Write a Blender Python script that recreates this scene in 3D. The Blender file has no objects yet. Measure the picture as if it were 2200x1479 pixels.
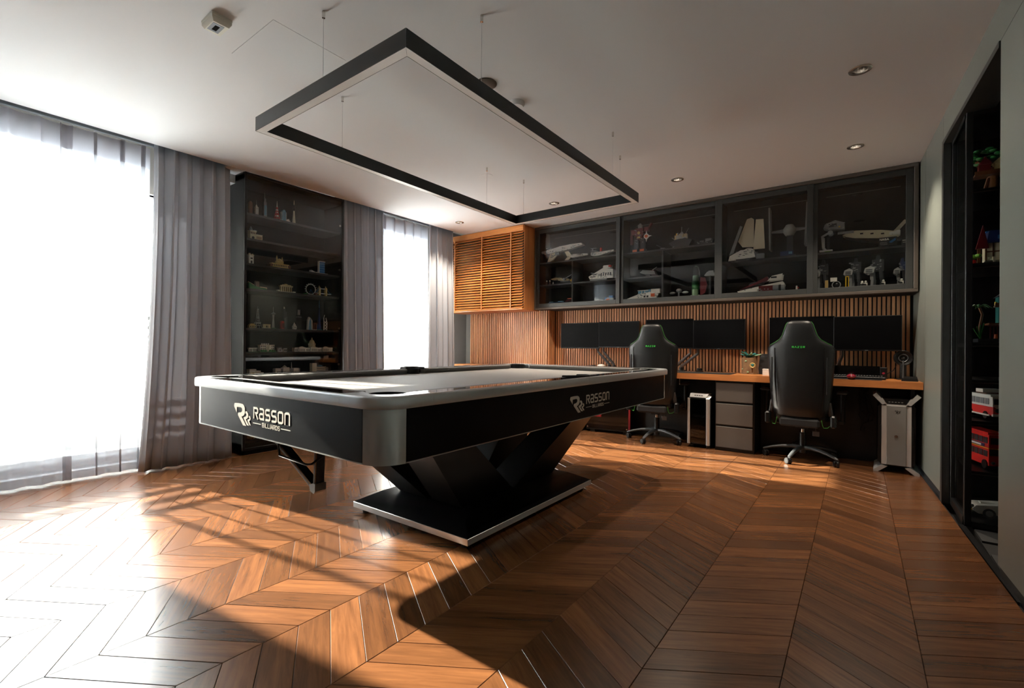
import bpy, bmesh, math, random
from math import sin, cos, pi, radians, sqrt
from mathutils import Vector, Matrix
random.seed(7)
SC = bpy.context.scene
COL = SC.collection

# ------------------------------------------------------------------ camera, sky, sun, exposure
cam = bpy.data.cameras.new('camera')
cam.sensor_width = 36.0
cam.lens = 1005.4913 / 2200 * 36.0
cam.shift_y = 0.00159
cam.clip_start = 0.05
cam_ob = bpy.data.objects.new('camera', cam)
COL.objects.link(cam_ob)
cam_ob.matrix_world = (Matrix.Translation((0, 0, 1.0)) @ Matrix.Rotation(radians(36.481), 4, 'Z')
                       @ Matrix.Rotation(radians(90.135), 4, 'X') @ Matrix.Rotation(radians(0.477), 4, 'Z'))
SC.camera = cam_ob

SC.view_settings.view_transform = 'Standard'
SC.view_settings.look = 'None'
SC.view_settings.exposure = 0.85
SC.view_settings.gamma = 1.0
SC.view_settings.use_curve_mapping = False
cy = SC.cycles
cy.max_bounces = 9
cy.diffuse_bounces = 5
cy.glossy_bounces = 4
cy.transmission_bounces = 4
cy.transparent_max_bounces = 24
cy.caustics_reflective = False
cy.caustics_refractive = False
cy.sample_clamp_indirect = 6.0

SKY = 34.0
SUN = 85.0
LAMP = 78.0
wd = bpy.data.worlds.new('world')
SC.world = wd
wd.use_nodes = True
wd.node_tree.nodes['Background'].inputs[0].default_value = (0.82, 0.92, 1.0, 1)
wd.node_tree.nodes['Background'].inputs[1].default_value = SKY

sun = bpy.data.lights.new('sun', 'SUN')
sun.energy = SUN
sun.color = (1.0, 0.92, 0.79)
sun.angle = radians(0.7)
sun_ob = bpy.data.objects.new('sun', sun)
COL.objects.link(sun_ob)
sun_ob.rotation_mode = 'QUATERNION'
sun_ob.rotation_quaternion = Vector((2.15, 0.30, -1.0)).to_track_quat('-Z', 'Y')

for nm, yc, wy in (('window_portal', 0.4, 3.4), ('window_portal', 3.95, 1.4)):
    pl = bpy.data.lights.new(nm, 'AREA')
    pl.shape = 'RECTANGLE'
    pl.size = 2.5
    pl.size_y = wy
    pl.cycles.is_portal = True
    po = bpy.data.objects.new(nm, pl)
    COL.objects.link(po)
    po.location = (-4.97, yc, 1.28)
    po.rotation_euler = (0, radians(-90), 0)

# ------------------------------------------------------------------ materials
def lin(c):
    return tuple(((v / 255) / 12.92 if v / 255 <= 0.04045 else ((v / 255 + 0.055) / 1.055) ** 2.4) for v in c)

MATS = {}
def P(name, rgb, rough=0.5, metal=0.0, spec=0.5, bump=0.0, bscale=60.0, var=0.0, coat=0.0, trans=0.0):
    m = bpy.data.materials.new(name)
    m.use_nodes = True
    nt = m.node_tree
    b = nt.nodes['Principled BSDF']
    c = lin(rgb)
    b.inputs['Base Color'].default_value = (*c, 1)
    b.inputs['Roughness'].default_value = rough
    b.inputs['Metallic'].default_value = metal
    b.inputs['Specular IOR Level'].default_value = spec
    if coat:
        b.inputs['Coat Weight'].default_value = coat
        b.inputs['Coat Roughness'].default_value = 0.04
    tc = None
    if bump or var:
        tc = nt.nodes.new('ShaderNodeTexCoord')
        nz = nt.nodes.new('ShaderNodeTexNoise')
        nz.inputs['Scale'].default_value = bscale
        nz.inputs['Detail'].default_value = 4
        nt.links.new(tc.outputs['Object'], nz.inputs['Vector'])
        if var:
            mx = nt.nodes.new('ShaderNodeMix')
            mx.data_type = 'RGBA'
            mx.inputs[6].default_value = (*[v * (1 - var) for v in c], 1)
            mx.inputs[7].default_value = (*[min(1, v * (1 + var)) for v in c], 1)
            nt.links.new(nz.outputs['Fac'], mx.inputs[0])
            nt.links.new(mx.outputs[2], b.inputs['Base Color'])
        if bump:
            bp = nt.nodes.new('ShaderNodeBump')
            bp.inputs['Strength'].default_value = bump
            bp.inputs['Distance'].default_value = 0.002
            nt.links.new(nz.outputs['Fac'], bp.inputs['Height'])
            nt.links.new(bp.outputs['Normal'], b.inputs['Normal'])
    if trans:
        tr = nt.nodes.new('ShaderNodeBsdfTranslucent')
        tr.inputs['Color'].default_value = (*c, 1)
        ms = nt.nodes.new('ShaderNodeMixShader')
        ms.inputs[0].default_value = trans
        nt.links.new(b.outputs[0], ms.inputs[1])
        nt.links.new(tr.outputs[0], ms.inputs[2])
        nt.links.new(ms.outputs[0], nt.nodes['Material Output'].inputs[0])
    MATS[name] = m
    return m

def wood(name, dark, light, scale, rough=0.35, attr=None, spread=0.35, spec=0.5, bump=0.15):
    """grain stretched along the direction where `scale` is small; every board gets its own tone"""
    m = bpy.data.materials.new(name)
    m.use_nodes = True
    nt = m.node_tree
    N, L = nt.nodes, nt.links
    b = N['Principled BSDF']
    if attr:
        src = N.new('ShaderNodeAttribute')
        src.attribute_name = attr
        vec = src.outputs['Vector']
        ra = N.new('ShaderNodeAttribute')
        ra.attribute_name = 'tone'
        rnd = ra.outputs['Fac']
    else:
        src = N.new('ShaderNodeTexCoord')
        vec = src.outputs['Object']
        rnd = None
    oi = N.new('ShaderNodeObjectInfo')
    add = N.new('ShaderNodeMath')
    add.operation = 'ADD'
    L.new(oi.outputs['Random'], add.inputs[0])
    if rnd:
        L.new(rnd, add.inputs[1])
    else:
        add.inputs[1].default_value = 0.0
    fr = N.new('ShaderNodeMath')
    fr.operation = 'FRACT'
    L.new(add.outputs[0], fr.inputs[0])
    off = N.new('ShaderNodeVectorMath')
    off.operation = 'MULTIPLY_ADD'
    cmb = N.new('ShaderNodeCombineXYZ')
    for i in range(3):
        L.new(fr.outputs[0], cmb.inputs[i])
    off.inputs[1].default_value = (37.0, 53.0, 71.0)
    L.new(cmb.outputs[0], off.inputs[0])
    L.new(vec, off.inputs[2])
    mp = N.new('ShaderNodeMapping')
    mp.inputs['Scale'].default_value = scale
    L.new(off.outputs[0], mp.inputs['Vector'])
    n1 = N.new('ShaderNodeTexNoise')
    n1.inputs['Scale'].default_value = 1.0
    n1.inputs['Detail'].default_value = 6
    n1.inputs['Roughness'].default_value = 0.62
    n1.inputs['Distortion'].default_value = 0.6
    L.new(mp.outputs[0], n1.inputs['Vector'])
    mp2 = N.new('ShaderNodeMapping')
    mp2.inputs['Scale'].default_value = tuple(s * 0.22 for s in scale)
    L.new(off.outputs[0], mp2.inputs['Vector'])
    n2 = N.new('ShaderNodeTexNoise')
    n2.inputs['Scale'].default_value = 1.0
    n2.inputs['Detail'].default_value = 3
    n2.inputs['Distortion'].default_value = 1.2
    L.new(mp2.outputs[0], n2.inputs['Vector'])
    mm = N.new('ShaderNodeMath')
    mm.operation = 'MULTIPLY_ADD'
    mm.inputs[1].default_value = 0.55
    L.new(n1.outputs['Fac'], mm.inputs[0])
    m3 = N.new('ShaderNodeMath')
    m3.operation = 'MULTIPLY'
    m3.inputs[1].default_value = 0.45
    L.new(n2.outputs['Fac'], m3.inputs[0])
    L.new(m3.outputs[0], mm.inputs[2])
    cr = N.new('ShaderNodeValToRGB')
    cr.color_ramp.elements[0].position = 0.34
    cr.color_ramp.elements[0].color = (*lin(dark), 1)
    cr.color_ramp.elements[1].position = 0.66
    cr.color_ramp.elements[1].color = (*lin(light), 1)
    L.new(mm.outputs[0], cr.inputs[0])
    mr = N.new('ShaderNodeMapRange')
    mr.inputs['To Min'].default_value = 1 - spread
    mr.inputs['To Max'].default_value = 1 + spread * 0.6
    L.new(fr.outputs[0], mr.inputs['Value'])
    sc = N.new('ShaderNodeVectorMath')
    sc.operation = 'SCALE'
    L.new(cr.outputs[0], sc.inputs[0])
    L.new(mr.outputs[0], sc.inputs['Scale'])
    L.new(sc.outputs[0], b.inputs['Base Color'])
    b.inputs['Roughness'].default_value = rough
    b.inputs['Specular IOR Level'].default_value = spec
    if bump:
        bp = N.new('ShaderNodeBump')
        bp.inputs['Strength'].default_value = bump
        bp.inputs['Distance'].default_value = 0.001
        L.new(mm.outputs[0], bp.inputs['Height'])
        L.new(bp.outputs['Normal'], b.inputs['Normal'])
    MATS[name] = m
    return m

def glass(name, tint, ior=1.5, rough=0.0, refl=1.0):
    m = bpy.data.materials.new(name)
    m.use_nodes = True
    nt = m.node_tree
    nt.nodes.remove(nt.nodes['Principled BSDF'])
    t = nt.nodes.new('ShaderNodeBsdfTransparent')
    t.inputs[0].default_value = (*tint, 1)
    g = nt.nodes.new('ShaderNodeBsdfGlossy')
    g.inputs['Roughness'].default_value = rough
    f = nt.nodes.new('ShaderNodeFresnel')
    f.inputs[0].default_value = ior
    mu = nt.nodes.new('ShaderNodeMath')
    mu.operation = 'MULTIPLY'
    mu.inputs[1].default_value = refl
    nt.links.new(f.outputs[0], mu.inputs[0])
    mx = nt.nodes.new('ShaderNodeMixShader')
    nt.links.new(mu.outputs[0], mx.inputs[0])
    nt.links.new(t.outputs[0], mx.inputs[1])
    nt.links.new(g.outputs[0], mx.inputs[2])
    nt.links.new(mx.outputs[0], nt.nodes['Material Output'].inputs[0])
    MATS[name] = m
    return m

def sheer(name, rgb, opacity):
    m = bpy.data.materials.new(name)
    m.use_nodes = True
    nt = m.node_tree
    nt.nodes.remove(nt.nodes['Principled BSDF'])
    t = nt.nodes.new('ShaderNodeBsdfTransparent')
    tl = nt.nodes.new('ShaderNodeBsdfTranslucent')
    tl.inputs[0].default_value = (*lin(rgb), 1)
    d = nt.nodes.new('ShaderNodeBsdfDiffuse')
    d.inputs[0].default_value = (*lin(rgb), 1)
    a = nt.nodes.new('ShaderNodeMixShader')
    a.inputs[0].default_value = 0.4
    nt.links.new(tl.outputs[0], a.inputs[1])
    nt.links.new(d.outputs[0], a.inputs[2])
    x = nt.nodes.new('ShaderNodeMixShader')
    x.inputs[0].default_value = opacity
    nt.links.new(t.outputs[0], x.inputs[1])
    nt.links.new(a.outputs[0], x.inputs[2])
    nt.links.new(x.outputs[0], nt.nodes['Material Output'].inputs[0])
    MATS[name] = m
    return m

def emit(name, rgb, s):
    m = bpy.data.materials.new(name)
    m.use_nodes = True
    b = m.node_tree.nodes['Principled BSDF']
    b.inputs['Base Color'].default_value = (0, 0, 0, 1)
    b.inputs['Emission Color'].default_value = (*lin(rgb), 1)
    b.inputs['Emission Strength'].default_value = s
    MATS[name] = m

P('ceiling_paint', (217, 219, 220), 0.9, spec=0.2, bump=0.08, bscale=220)
P('wall_grey', (120, 117, 113), 0.8, bump=0.1, bscale=150)
P('panel_green', (120, 126, 119), 0.34, spec=0.5)
P('panel_shadow', (20, 20, 20), 0.7)
P('black_metal', (13, 13, 14), 0.42, spec=0.35)
P('black_matte', (9, 9, 10), 0.6, spec=0.3)
P('cabinet_dark', (28, 29, 29), 0.6, spec=0.15, var=0.06, bscale=8)
P('cabinet_shelf', (62, 63, 62), 0.45, spec=0.4)
P('door_frame', (42, 44, 43), 0.42, metal=0.1)
P('frame_bronze', (78, 71, 64), 0.4, metal=0.3)
P('cabinet_black', (9, 9, 10), 0.4, spec=0.4)
P('lam_taupe', (86, 80, 74), 0.5)
P('alu', (208, 211, 213), 0.30, metal=0.6, bump=0.05, bscale=300)
P('alu_light', (206, 208, 206), 0.22, metal=0.7)
P('chrome', (215, 212, 208), 0.12, metal=1.0)
P('table_black', (7, 8, 10), 0.34, spec=0.10)
P('leg_black', (9, 10, 12), 0.33, spec=0.45)
P('rail_gloss', (9, 9, 10), 0.06, spec=0.5)
P('cloth_grey', (150, 147, 143), 0.62, spec=0.55, bump=0.25, bscale=900, var=0.03)
P('cushion_cloth_shaded', (112, 110, 108), 0.7, spec=0.4, bump=0.2, bscale=900)  # bed cloth again, darker: shade on the cushion faces is in this colour
P('pocket_black', (10, 10, 10), 0.8)
P('logo_silver', (205, 200, 190), 0.5, metal=0.25)
P('bronze', (150, 118, 88), 0.38, metal=0.7)
P('drape', (184, 187, 194), 0.9, spec=0.1, bump=0.25, bscale=420, var=0.05, trans=0.10)
sheer('sheer', (240, 240, 242), 0.74)
sheer('sheer_hem', (206, 203, 208), 0.86)
glass('pane', (0.97, 0.98, 0.97))
glass('cab_glass', (0.985, 0.99, 0.985), 1.5, 0.0, 0.8)
glass('smoke_glass', (0.42, 0.42, 0.42), 1.5, 0.0, 1.0)
wood('oak_floor', (86, 53, 31), (124, 80, 47), (5.0, 60, 20), rough=0.27, attr='grain', spread=0.34, spec=0.6, bump=0.008)
wood('oak_slat', (186, 124, 82), (236, 180, 130), (60, 60, 3.0), rough=0.45, spread=0.22)
wood('oak_louvre', (178, 106, 46), (222, 148, 78), (3.0, 60, 60), rough=0.42, spread=0.16)
wood('oak_side', (150, 90, 46), (196, 130, 74), (30, 30, 2.0), rough=0.42, spread=0.1)
wood('oak_desk', (158, 92, 44), (214, 142, 82), (2.0, 26, 26), rough=0.35, spread=0.08)
P('floor_base', (18, 11, 7), 0.9)
P('tile_dark', (62, 63, 63), 0.45, var=0.15, bscale=6, bump=0.1)
P('leather', (15, 16, 17), 0.40, spec=0.4, bump=0.18, bscale=420)
P('leather_brown', (40, 34, 31), 0.42, bump=0.15, bscale=420)
P('fabric_black', (22, 22, 23), 0.85, bump=0.3, bscale=600)
P('green_trim', (52, 120, 44), 0.5)
P('green_text', (60, 214, 74), 0.5)
P('plastic_black', (12, 12, 13), 0.36, spec=0.4)
P('plastic_grey', (70, 72, 74), 0.4)
P('screen', (4, 4, 5), 0.45, spec=0.07)
P('arm_metal', (92, 94, 96), 0.3, metal=0.8)
P('pc_silver', (204, 204, 202), 0.3, metal=0.5)
P('pc_mid', (142, 141, 138), 0.4, metal=0.35)
P('pc_red', (150, 22, 30), 0.4)
P('mouse_red', (130, 38, 52), 0.25, coat=0.5)
P('white_plastic', (224, 222, 216), 0.45)
P('sensor_white', (218, 218, 206), 0.45)
P('sensor_grey', (120, 128, 134), 0.4)
P('diffuser', (244, 243, 240), 0.35, spec=0.4)
P('screen_black', (10, 12, 14), 0.15)
P('concrete', (214, 214, 212), 0.9, var=0.1, bscale=3)
# toy colours
for k, c in dict(tw=(242, 240, 232), tcream=(232, 222, 194), tgold=(196, 168, 104), ttan=(196, 178, 132), tgrey=(140, 144, 146),
                 tdark=(52, 55, 58), tblack=(20, 21, 23), tbrown=(110, 70, 44), tred=(196, 34, 30), tdred=(96, 22, 26), tblue=(28, 92, 150),
                 tlblue=(110, 160, 190), tgreen=(38, 110, 52), tlime=(120, 178, 60), torange=(214, 96, 40), tyellow=(232, 186, 30),
                 tteal=(44, 116, 112), tsilver=(168, 172, 172), tpgreen=(150, 188, 150), tnavy=(26, 44, 92)).items():
    P(k, c, 0.32, spec=0.5)
P('tchrome', (190, 192, 190), 0.2, metal=0.9)

# ------------------------------------------------------------------ mesh builder
class B:
    def __init__(s):
        s.v = []
        s.f = []
    def add(s, vs, fs, M=None):
        o = len(s.v)
        if M is not None:
            vs = [tuple(M @ Vector(p)) for p in vs]
        s.v += [tuple(p) for p in vs]
        s.f += [tuple(i + o for i in f) for f in fs]
        return s
    def box(s, x0, x1, y0, y1, z0, z1, bev=0.0, M=None):
        if x0 > x1: x0, x1 = x1, x0
        if y0 > y1: y0, y1 = y1, y0
        if z0 > z1: z0, z1 = z1, z0
        if bev <= 0:
            vs = [(x, y, z) for z in (z0, z1) for y in (y0, y1) for x in (x0, x1)]
            fs = [(0, 2, 3, 1), (4, 5, 7, 6), (0, 1, 5, 4), (2, 6, 7, 3), (0, 4, 6, 2), (1, 3, 7, 5)]
            return s.add(vs, fs, M)
        b = min(bev, (x1 - x0) * .49, (y1 - y0) * .49, (z1 - z0) * .49)
        vs = []
        idx = {}
        for ix, x in enumerate((x0, x1)):
            for iy, y in enumerate((y0, y1)):
                for iz, z in enumerate((z0, z1)):
                    sx, sy, sz = (1 if ix == 0 else -1), (1 if iy == 0 else -1), (1 if iz == 0 else -1)
                    for a, p in enumerate(((x, y + sy * b, z + sz * b), (x + sx * b, y, z + sz * b), (x + sx * b, y + sy * b, z))):
                        idx[(ix, iy, iz, a)] = len(vs)
                        vs.append(p)
        I = idx
        fs = []
        for a in (0, 1):
            fs.append([I[(a, 0, 0, 0)], I[(a, 0, 1, 0)], I[(a, 1, 1, 0)], I[(a, 1, 0, 0)]])
            fs.append([I[(0, a, 0, 1)], I[(0, a, 1, 1)], I[(1, a, 1, 1)], I[(1, a, 0, 1)]])
            fs.append([I[(0, 0, a, 2)], I[(0, 1, a, 2)], I[(1, 1, a, 2)], I[(1, 0, a, 2)]])
        for a in (0, 1):
            for c in (0, 1):
                fs.append([I[(a, c, 0, 0)], I[(a, c, 1, 0)], I[(a, c, 1, 1)], I[(a, c, 0, 1)]])
                fs.append([I[(a, 0, c, 0)], I[(a, 1, c, 0)], I[(a, 1, c, 2)], I[(a, 0, c, 2)]])
                fs.append([I[(0, a, c, 1)], I[(1, a, c, 1)], I[(1, a, c, 2)], I[(0, a, c, 2)]])
                for d in (0, 1):
                    fs.append([I[(a, c, d, 0)], I[(a, c, d, 1)], I[(a, c, d, 2)]])
        ctr = Vector(((x0 + x1) / 2, (y0 + y1) / 2, (z0 + z1) / 2))
        out = []
        for f in fs:
            p = [Vector(vs[i]) for i in f]
            n = (p[1] - p[0]).cross(p[2] - p[0])
            out.append(f if n.dot(sum(p, Vector()) / len(p) - ctr) > 0 else f[::-1])
        return s.add(vs, out, M)
    def cb(s, cx, cy, z0, sx, sy, sz, bev=0.0, rz=0.0, ry=0.0, rx=0.0):
        """box from its base centre"""
        M = Matrix.Translation((cx, cy, z0)) @ Matrix.Rotation(rz, 4, 'Z') @ Matrix.Rotation(ry, 4, 'Y') @ Matrix.Rotation(rx, 4, 'X')
        return s.box(-sx / 2, sx / 2, -sy / 2, sy / 2, 0, sz, bev, M)
    def prism(s, poly, a0, a1, axis='z', M=None):
        n = len(poly)
        ar = sum(poly[i][0] * poly[(i + 1) % n][1] - poly[(i + 1) % n][0] * poly[i][1] for i in range(n))
        if ar < 0:
            poly = poly[::-1]
        def mk(p, a):
            return (p[0], p[1], a) if axis == 'z' else ((p[0], a, p[1]) if axis == 'y' else (a, p[0], p[1]))
        vs = [mk(p, a0) for p in poly] + [mk(p, a1) for p in poly]
        fs = [tuple(range(n))[::-1], tuple(range(n, 2 * n))] + [(i, (i + 1) % n, n + (i + 1) % n, n + i) for i in range(n)]
        if axis == 'y':
            fs = [f[::-1] for f in fs]
        if a1 < a0:
            fs = [f[::-1] for f in fs]
        return s.add(vs, fs, M)
    def loft(s, rings, cap=True, M=None):
        n = len(rings[0])
        vs = [p for r in rings for p in r]
        fs = []
        for k in range(len(rings) - 1):
            for i in range(n):
                j = (i + 1) % n
                fs.append((k * n + i, k * n + j, (k + 1) * n + j, (k + 1) * n + i))
        if cap:
            fs.append(tuple(range(n))[::-1])
            fs.append(tuple(range((len(rings) - 1) * n, len(rings) * n)))
        return s.add(vs, fs, M)
    def cyl(s, c, r0, r1, h, n=20, M=None, axis='z'):
        R = {'z': Matrix(), 'x': Matrix.Rotation(pi / 2, 4, 'Y'), 'y': Matrix.Rotation(-pi / 2, 4, 'X')}[axis]
        T = Matrix.Translation(c) @ R
        if M is not None:
            T = M @ T
        rings = [[(r * cos(2 * pi * i / n), r * sin(2 * pi * i / n), z) for i in range(n)] for r, z in ((max(r0, 1e-4), 0), (max(r1, 1e-4), h))]
        return s.loft(rings, True, T)
    def lathe(s, prof, c=(0, 0, 0), n=24, axis='z', M=None):
        R = {'z': Matrix(), 'x': Matrix.Rotation(pi / 2, 4, 'Y'), 'y': Matrix.Rotation(-pi / 2, 4, 'X')}[axis]
        T = Matrix.Translation(c) @ R
        if M is not None:
            T = M @ T
        rings = [[(max(r, 1e-4) * cos(2 * pi * i / n), max(r, 1e-4) * sin(2 * pi * i / n), z) for i in range(n)] for r, z in prof]
        return s.loft(rings, prof[0][0] < 2e-3 and prof[-1][0] < 2e-3, T)
    def tube(s, pts, r, n=8, closed=False, M=None):
        pts = [Vector(p) for p in pts]
        m = len(pts)
        rings = []
        up = None
        for i, p in enumerate(pts):
            if closed:
                t = (pts[(i + 1) % m] - pts[i - 1])
            else:
                t = (pts[min(i + 1, m - 1)] - pts[max(i - 1, 0)])
            t.normalize()
            if up is None:
                up = Vector((0, 0, 1)) if abs(t.z) < 0.9 else Vector((1, 0, 0))
            a = up - t * up.dot(t)
            if a.length < 1e-5:
                a = t.orthogonal()
            a.normalize()
            up = a
            b = t.cross(a)
            rr = r[i] if isinstance(r, (list, tuple)) else r
            rings.append([p + a * (rr * cos(2 * pi * k / n)) + b * (rr * sin(2 * pi * k / n)) for k in range(n)])
        if closed:
            rings.append(rings[0])
            return s.loft(rings, False, M)
        return s.loft(rings, True, M)
    def ell(s, c, rx, ry, rz, n=16, m=10, M=None):
        rings = []
        for j in range(m + 1):
            t = -pi / 2 + pi * j / m
            k = max(cos(t), 1e-3)
            rings.append([(c[0] + rx * k * cos(2 * pi * i / n), c[1] + ry * k * sin(2 * pi * i / n), c[2] + rz * sin(t)) for i in range(n)])
        return s.loft(rings, True, M)
    def mesh(s, name, m, ang=35):
        me = bpy.data.meshes.new(name)
        me.from_pydata(s.v, [], s.f)
        bm = bmesh.new()
        bm.from_mesh(me)
        bmesh.ops.recalc_face_normals(bm, faces=bm.faces)
        bm.to_mesh(me)
        bm.free()
        me.materials.append(MATS[m] if isinstance(m, str) else m)
        me.polygons.foreach_set('use_smooth', [True] * len(me.polygons))
        me.set_sharp_from_angle(angle=radians(ang))
        me.update()
        return me
    def build(s, name, m, parent=None, loc=None, ang=35):
        o = bpy.data.objects.new(name, s.mesh(name, m, ang))
        COL.objects.link(o)
        if parent is not None:
            o.parent = parent
        if loc is not None:
            o.location = loc
        return o

def tag(o, label=None, cat=None, group=None, kind=None):
    if label: o['label'] = label
    if cat: o['category'] = cat
    if group: o['group'] = group
    if kind: o['kind'] = kind
    return o
def empty(name, loc=(0, 0, 0), rz=0.0, label=None, cat=None, group=None):
    o = bpy.data.objects.new(name, None)
    o.empty_display_size = 0.05
    COL.objects.link(o)
    o.location = loc
    o.rotation_euler = (0, 0, rz)
    return tag(o, label, cat, group)
def inst(name, me, parent, loc=(0, 0, 0), rot=None):
    o = bpy.data.objects.new(name, me)
    COL.objects.link(o)
    o.parent = parent
    o.location = loc
    if rot: o.rotation_euler = rot
    return o
def copy_tree(o, parent=None):
    c = o.copy()
    COL.objects.link(c)
    if parent is not None:
        c.parent = parent
        c.matrix_parent_inverse = o.matrix_parent_inverse
    for ch in list(o.children):
        copy_tree(ch, c)
    return c

# flat lettering made of ribbons: glyphs on a 0..0.5 x 0..1 cell
GL = {
 'R': [[(.08, 0), (.08, .92), (.34, .92), (.42, .84), (.42, .58), (.34, .5), (.24, .5), (.45, 0)]],
 'a': [[(.08, .92), (.34, .92), (.42, .84), (.42, .08), (.15, .08), (.08, .16), (.08, .42), (.15, .5), (.42, .5)]],
 's': [[(.42, .92), (.15, .92), (.08, .84), (.08, .58), (.15, .5), (.35, .5), (.42, .42), (.42, .16), (.35, .08), (.06, .08)]],
 'o': [[(.25, .92), (.15, .92), (.08, .84), (.08, .16), (.15, .08), (.35, .08), (.42, .16), (.42, .84), (.35, .92), (.25, .92)]],
 'n': [[(.08, 0), (.08, .84), (.15, .92), (.35, .92), (.42, .84), (.42, 0)]],
 'B': [[(.08, 0), (.08, 1)], [(.08, .93), (.34, .93), (.40, .85), (.40, .6), (.34, .52), (.08, .52)], [(.34, .52), (.42, .44), (.42, .15), (.34, .07), (.08, .07)]],
 'I': [[(.12, 0), (.12, 1)]],
 'L': [[(.08, 1), (.08, .07), (.42, .07)]],
 'A': [[(.02, 0), (.25, 1), (.48, 0)], [(.12, .3), (.38, .3)]],
 'D': [[(.08, 0), (.08, .93), (.3, .93), (.42, .8), (.42, .2), (.3, .07), (.08, .07)]],
 'S': [[(.42, .85), (.33, .93), (.16, .93), (.08, .84), (.08, .6), (.16, .52), (.34, .5), (.42, .4), (.42, .16), (.34, .07), (.16, .07), (.06, .16)]],
 'N': [[(.08, 0), (.08, 1), (.42, 0), (.42, 1)]],
 'V': [[(.02, 1), (.25, 0), (.48, 1)]],
 'Z': [[(.06, .93), (.44, .93), (.06, .07), (.44, .07)]],
 'E': [[(.06, .93), (.44, .93)], [(.06, .5), (.44, .5)], [(.06, .07), (.44, .07)]],
 'v': [[(.02, 0), (.25, 1), (.48, 0)]],
 'r': [[(.06, 0), (.06, .93), (.44, .93), (.44, .5), (.16, .5), (.44, 0)]],
}
def ribbon(b, pts, w, y0, y1, M):
    h = w / 2
    L, R = [], []
    n = len(pts)
    for i in range(n):
        p = Vector(pts[i])
        d0 = (Vector(pts[i]) - Vector(pts[i - 1])).normalized() if i else None
        d1 = (Vector(pts[i + 1]) - Vector(pts[i])).normalized() if i < n - 1 else None
        if n > 2 and pts[0] == pts[-1] and i in (0, n - 1):
            d0 = (Vector(pts[-1]) - Vector(pts[-2])).normalized()
            d1 = (Vector(pts[1]) - Vector(pts[0])).normalized()
        if d0 is None: d0 = d1
        if d1 is None: d1 = d0
        n0 = Vector((-d0.y, d0.x))
        n1 = Vector((-d1.y, d1.x))
        m = (n0 + n1)
        m = m / max(m.length, 1e-4)
        k = min(h / max(m.dot(n0), 0.3), h * 2.2)
        L.append(p + m * k)
        R.append(p - m * k)
    for i in range(n - 1):
        q = [R[i], R[i + 1], L[i + 1], L[i]]
        b.prism([(v.x, v.y) for v in q], y0, y1, 'y', M)
def lettering(b, text, x, z, h, cell, stroke, M=None, t=0.0015, narrow=None):
    """text in the local XZ plane, front side at -Y; cell = advance in units of h"""
    for ch in text:
        adv = cell
        gw = min(cell * .98, 1.0)
        if ch == 'I':
            adv = cell * 0.5
        if ch != ' ':
            sx = gw * 2
            for pl in GL[ch]:
                ribbon(b, [(x + px * sx * h, z + pz * h) for px, pz in pl], stroke * h, -t, 0.0, M)
        x += adv * h
    return x

# ------------------------------------------------------------------ room shell
ZC = 2.56
def RW(y):                       # the right-hand wall runs very slightly off square
    return 0.42 + 0.0452 * (4.97 - y)
XE, YB, YF = -4.95, 5.46, -2.6   # window wall, back wall, wall behind the viewer
XC = -4.43                       # ceiling edge at the curtain pocket

def structure(name, b, m, parent=None, loc=None):
    o = b.build(name, m, parent, loc)
    if parent is None:
        o['kind'] = 'structure'
    return o

# floor: sub-floor and chevron oak planks
fl = structure('floor', B().add([(XE, YF, -.012), (RW(YF), YF, -.012), (RW(5.6), 5.6, -.012), (XE, 5.6, -.012), (XE, YF, -.06), (RW(YF), YF, -.06), (RW(5.6), 5.6, -.06), (XE, 5.6, -.06)],
               [(0, 1, 2, 3), (7, 6, 5, 4), (0, 4, 5, 1), (1, 5, 6, 2), (2, 6, 7, 3), (3, 7, 4, 0)]), 'floor_base')
PW, PP, RISE = 0.354, 0.1245, 0.222
ROOM = [(XE + .02, YF), (RW(YF) - .012, YF), (RW(5.45) - .012, 5.45), (XE + .02, 5.45)]
def clip(poly, conv):
    for i in range(len(conv)):
        a, b2 = Vector(conv[i]), Vector(conv[(i + 1) % len(conv)])
        e = b2 - a
        out = []
        for j in range(len(poly)):
            p, q = Vector(poly[j]), Vector(poly[(j + 1) % len(poly)])
            sp = e.x * (p.y - a.y) - e.y * (p.x - a.x)
            sq = e.x * (q.y - a.y) - e.y * (q.x - a.x)
            if sp >= 0: out.append(tuple(p))
            if (sp >= 0) != (sq >= 0):
                out.append(tuple(p + (q - p) * (sp / (sp - sq))))
        poly = out
        if not poly: return []
    return poly
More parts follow.
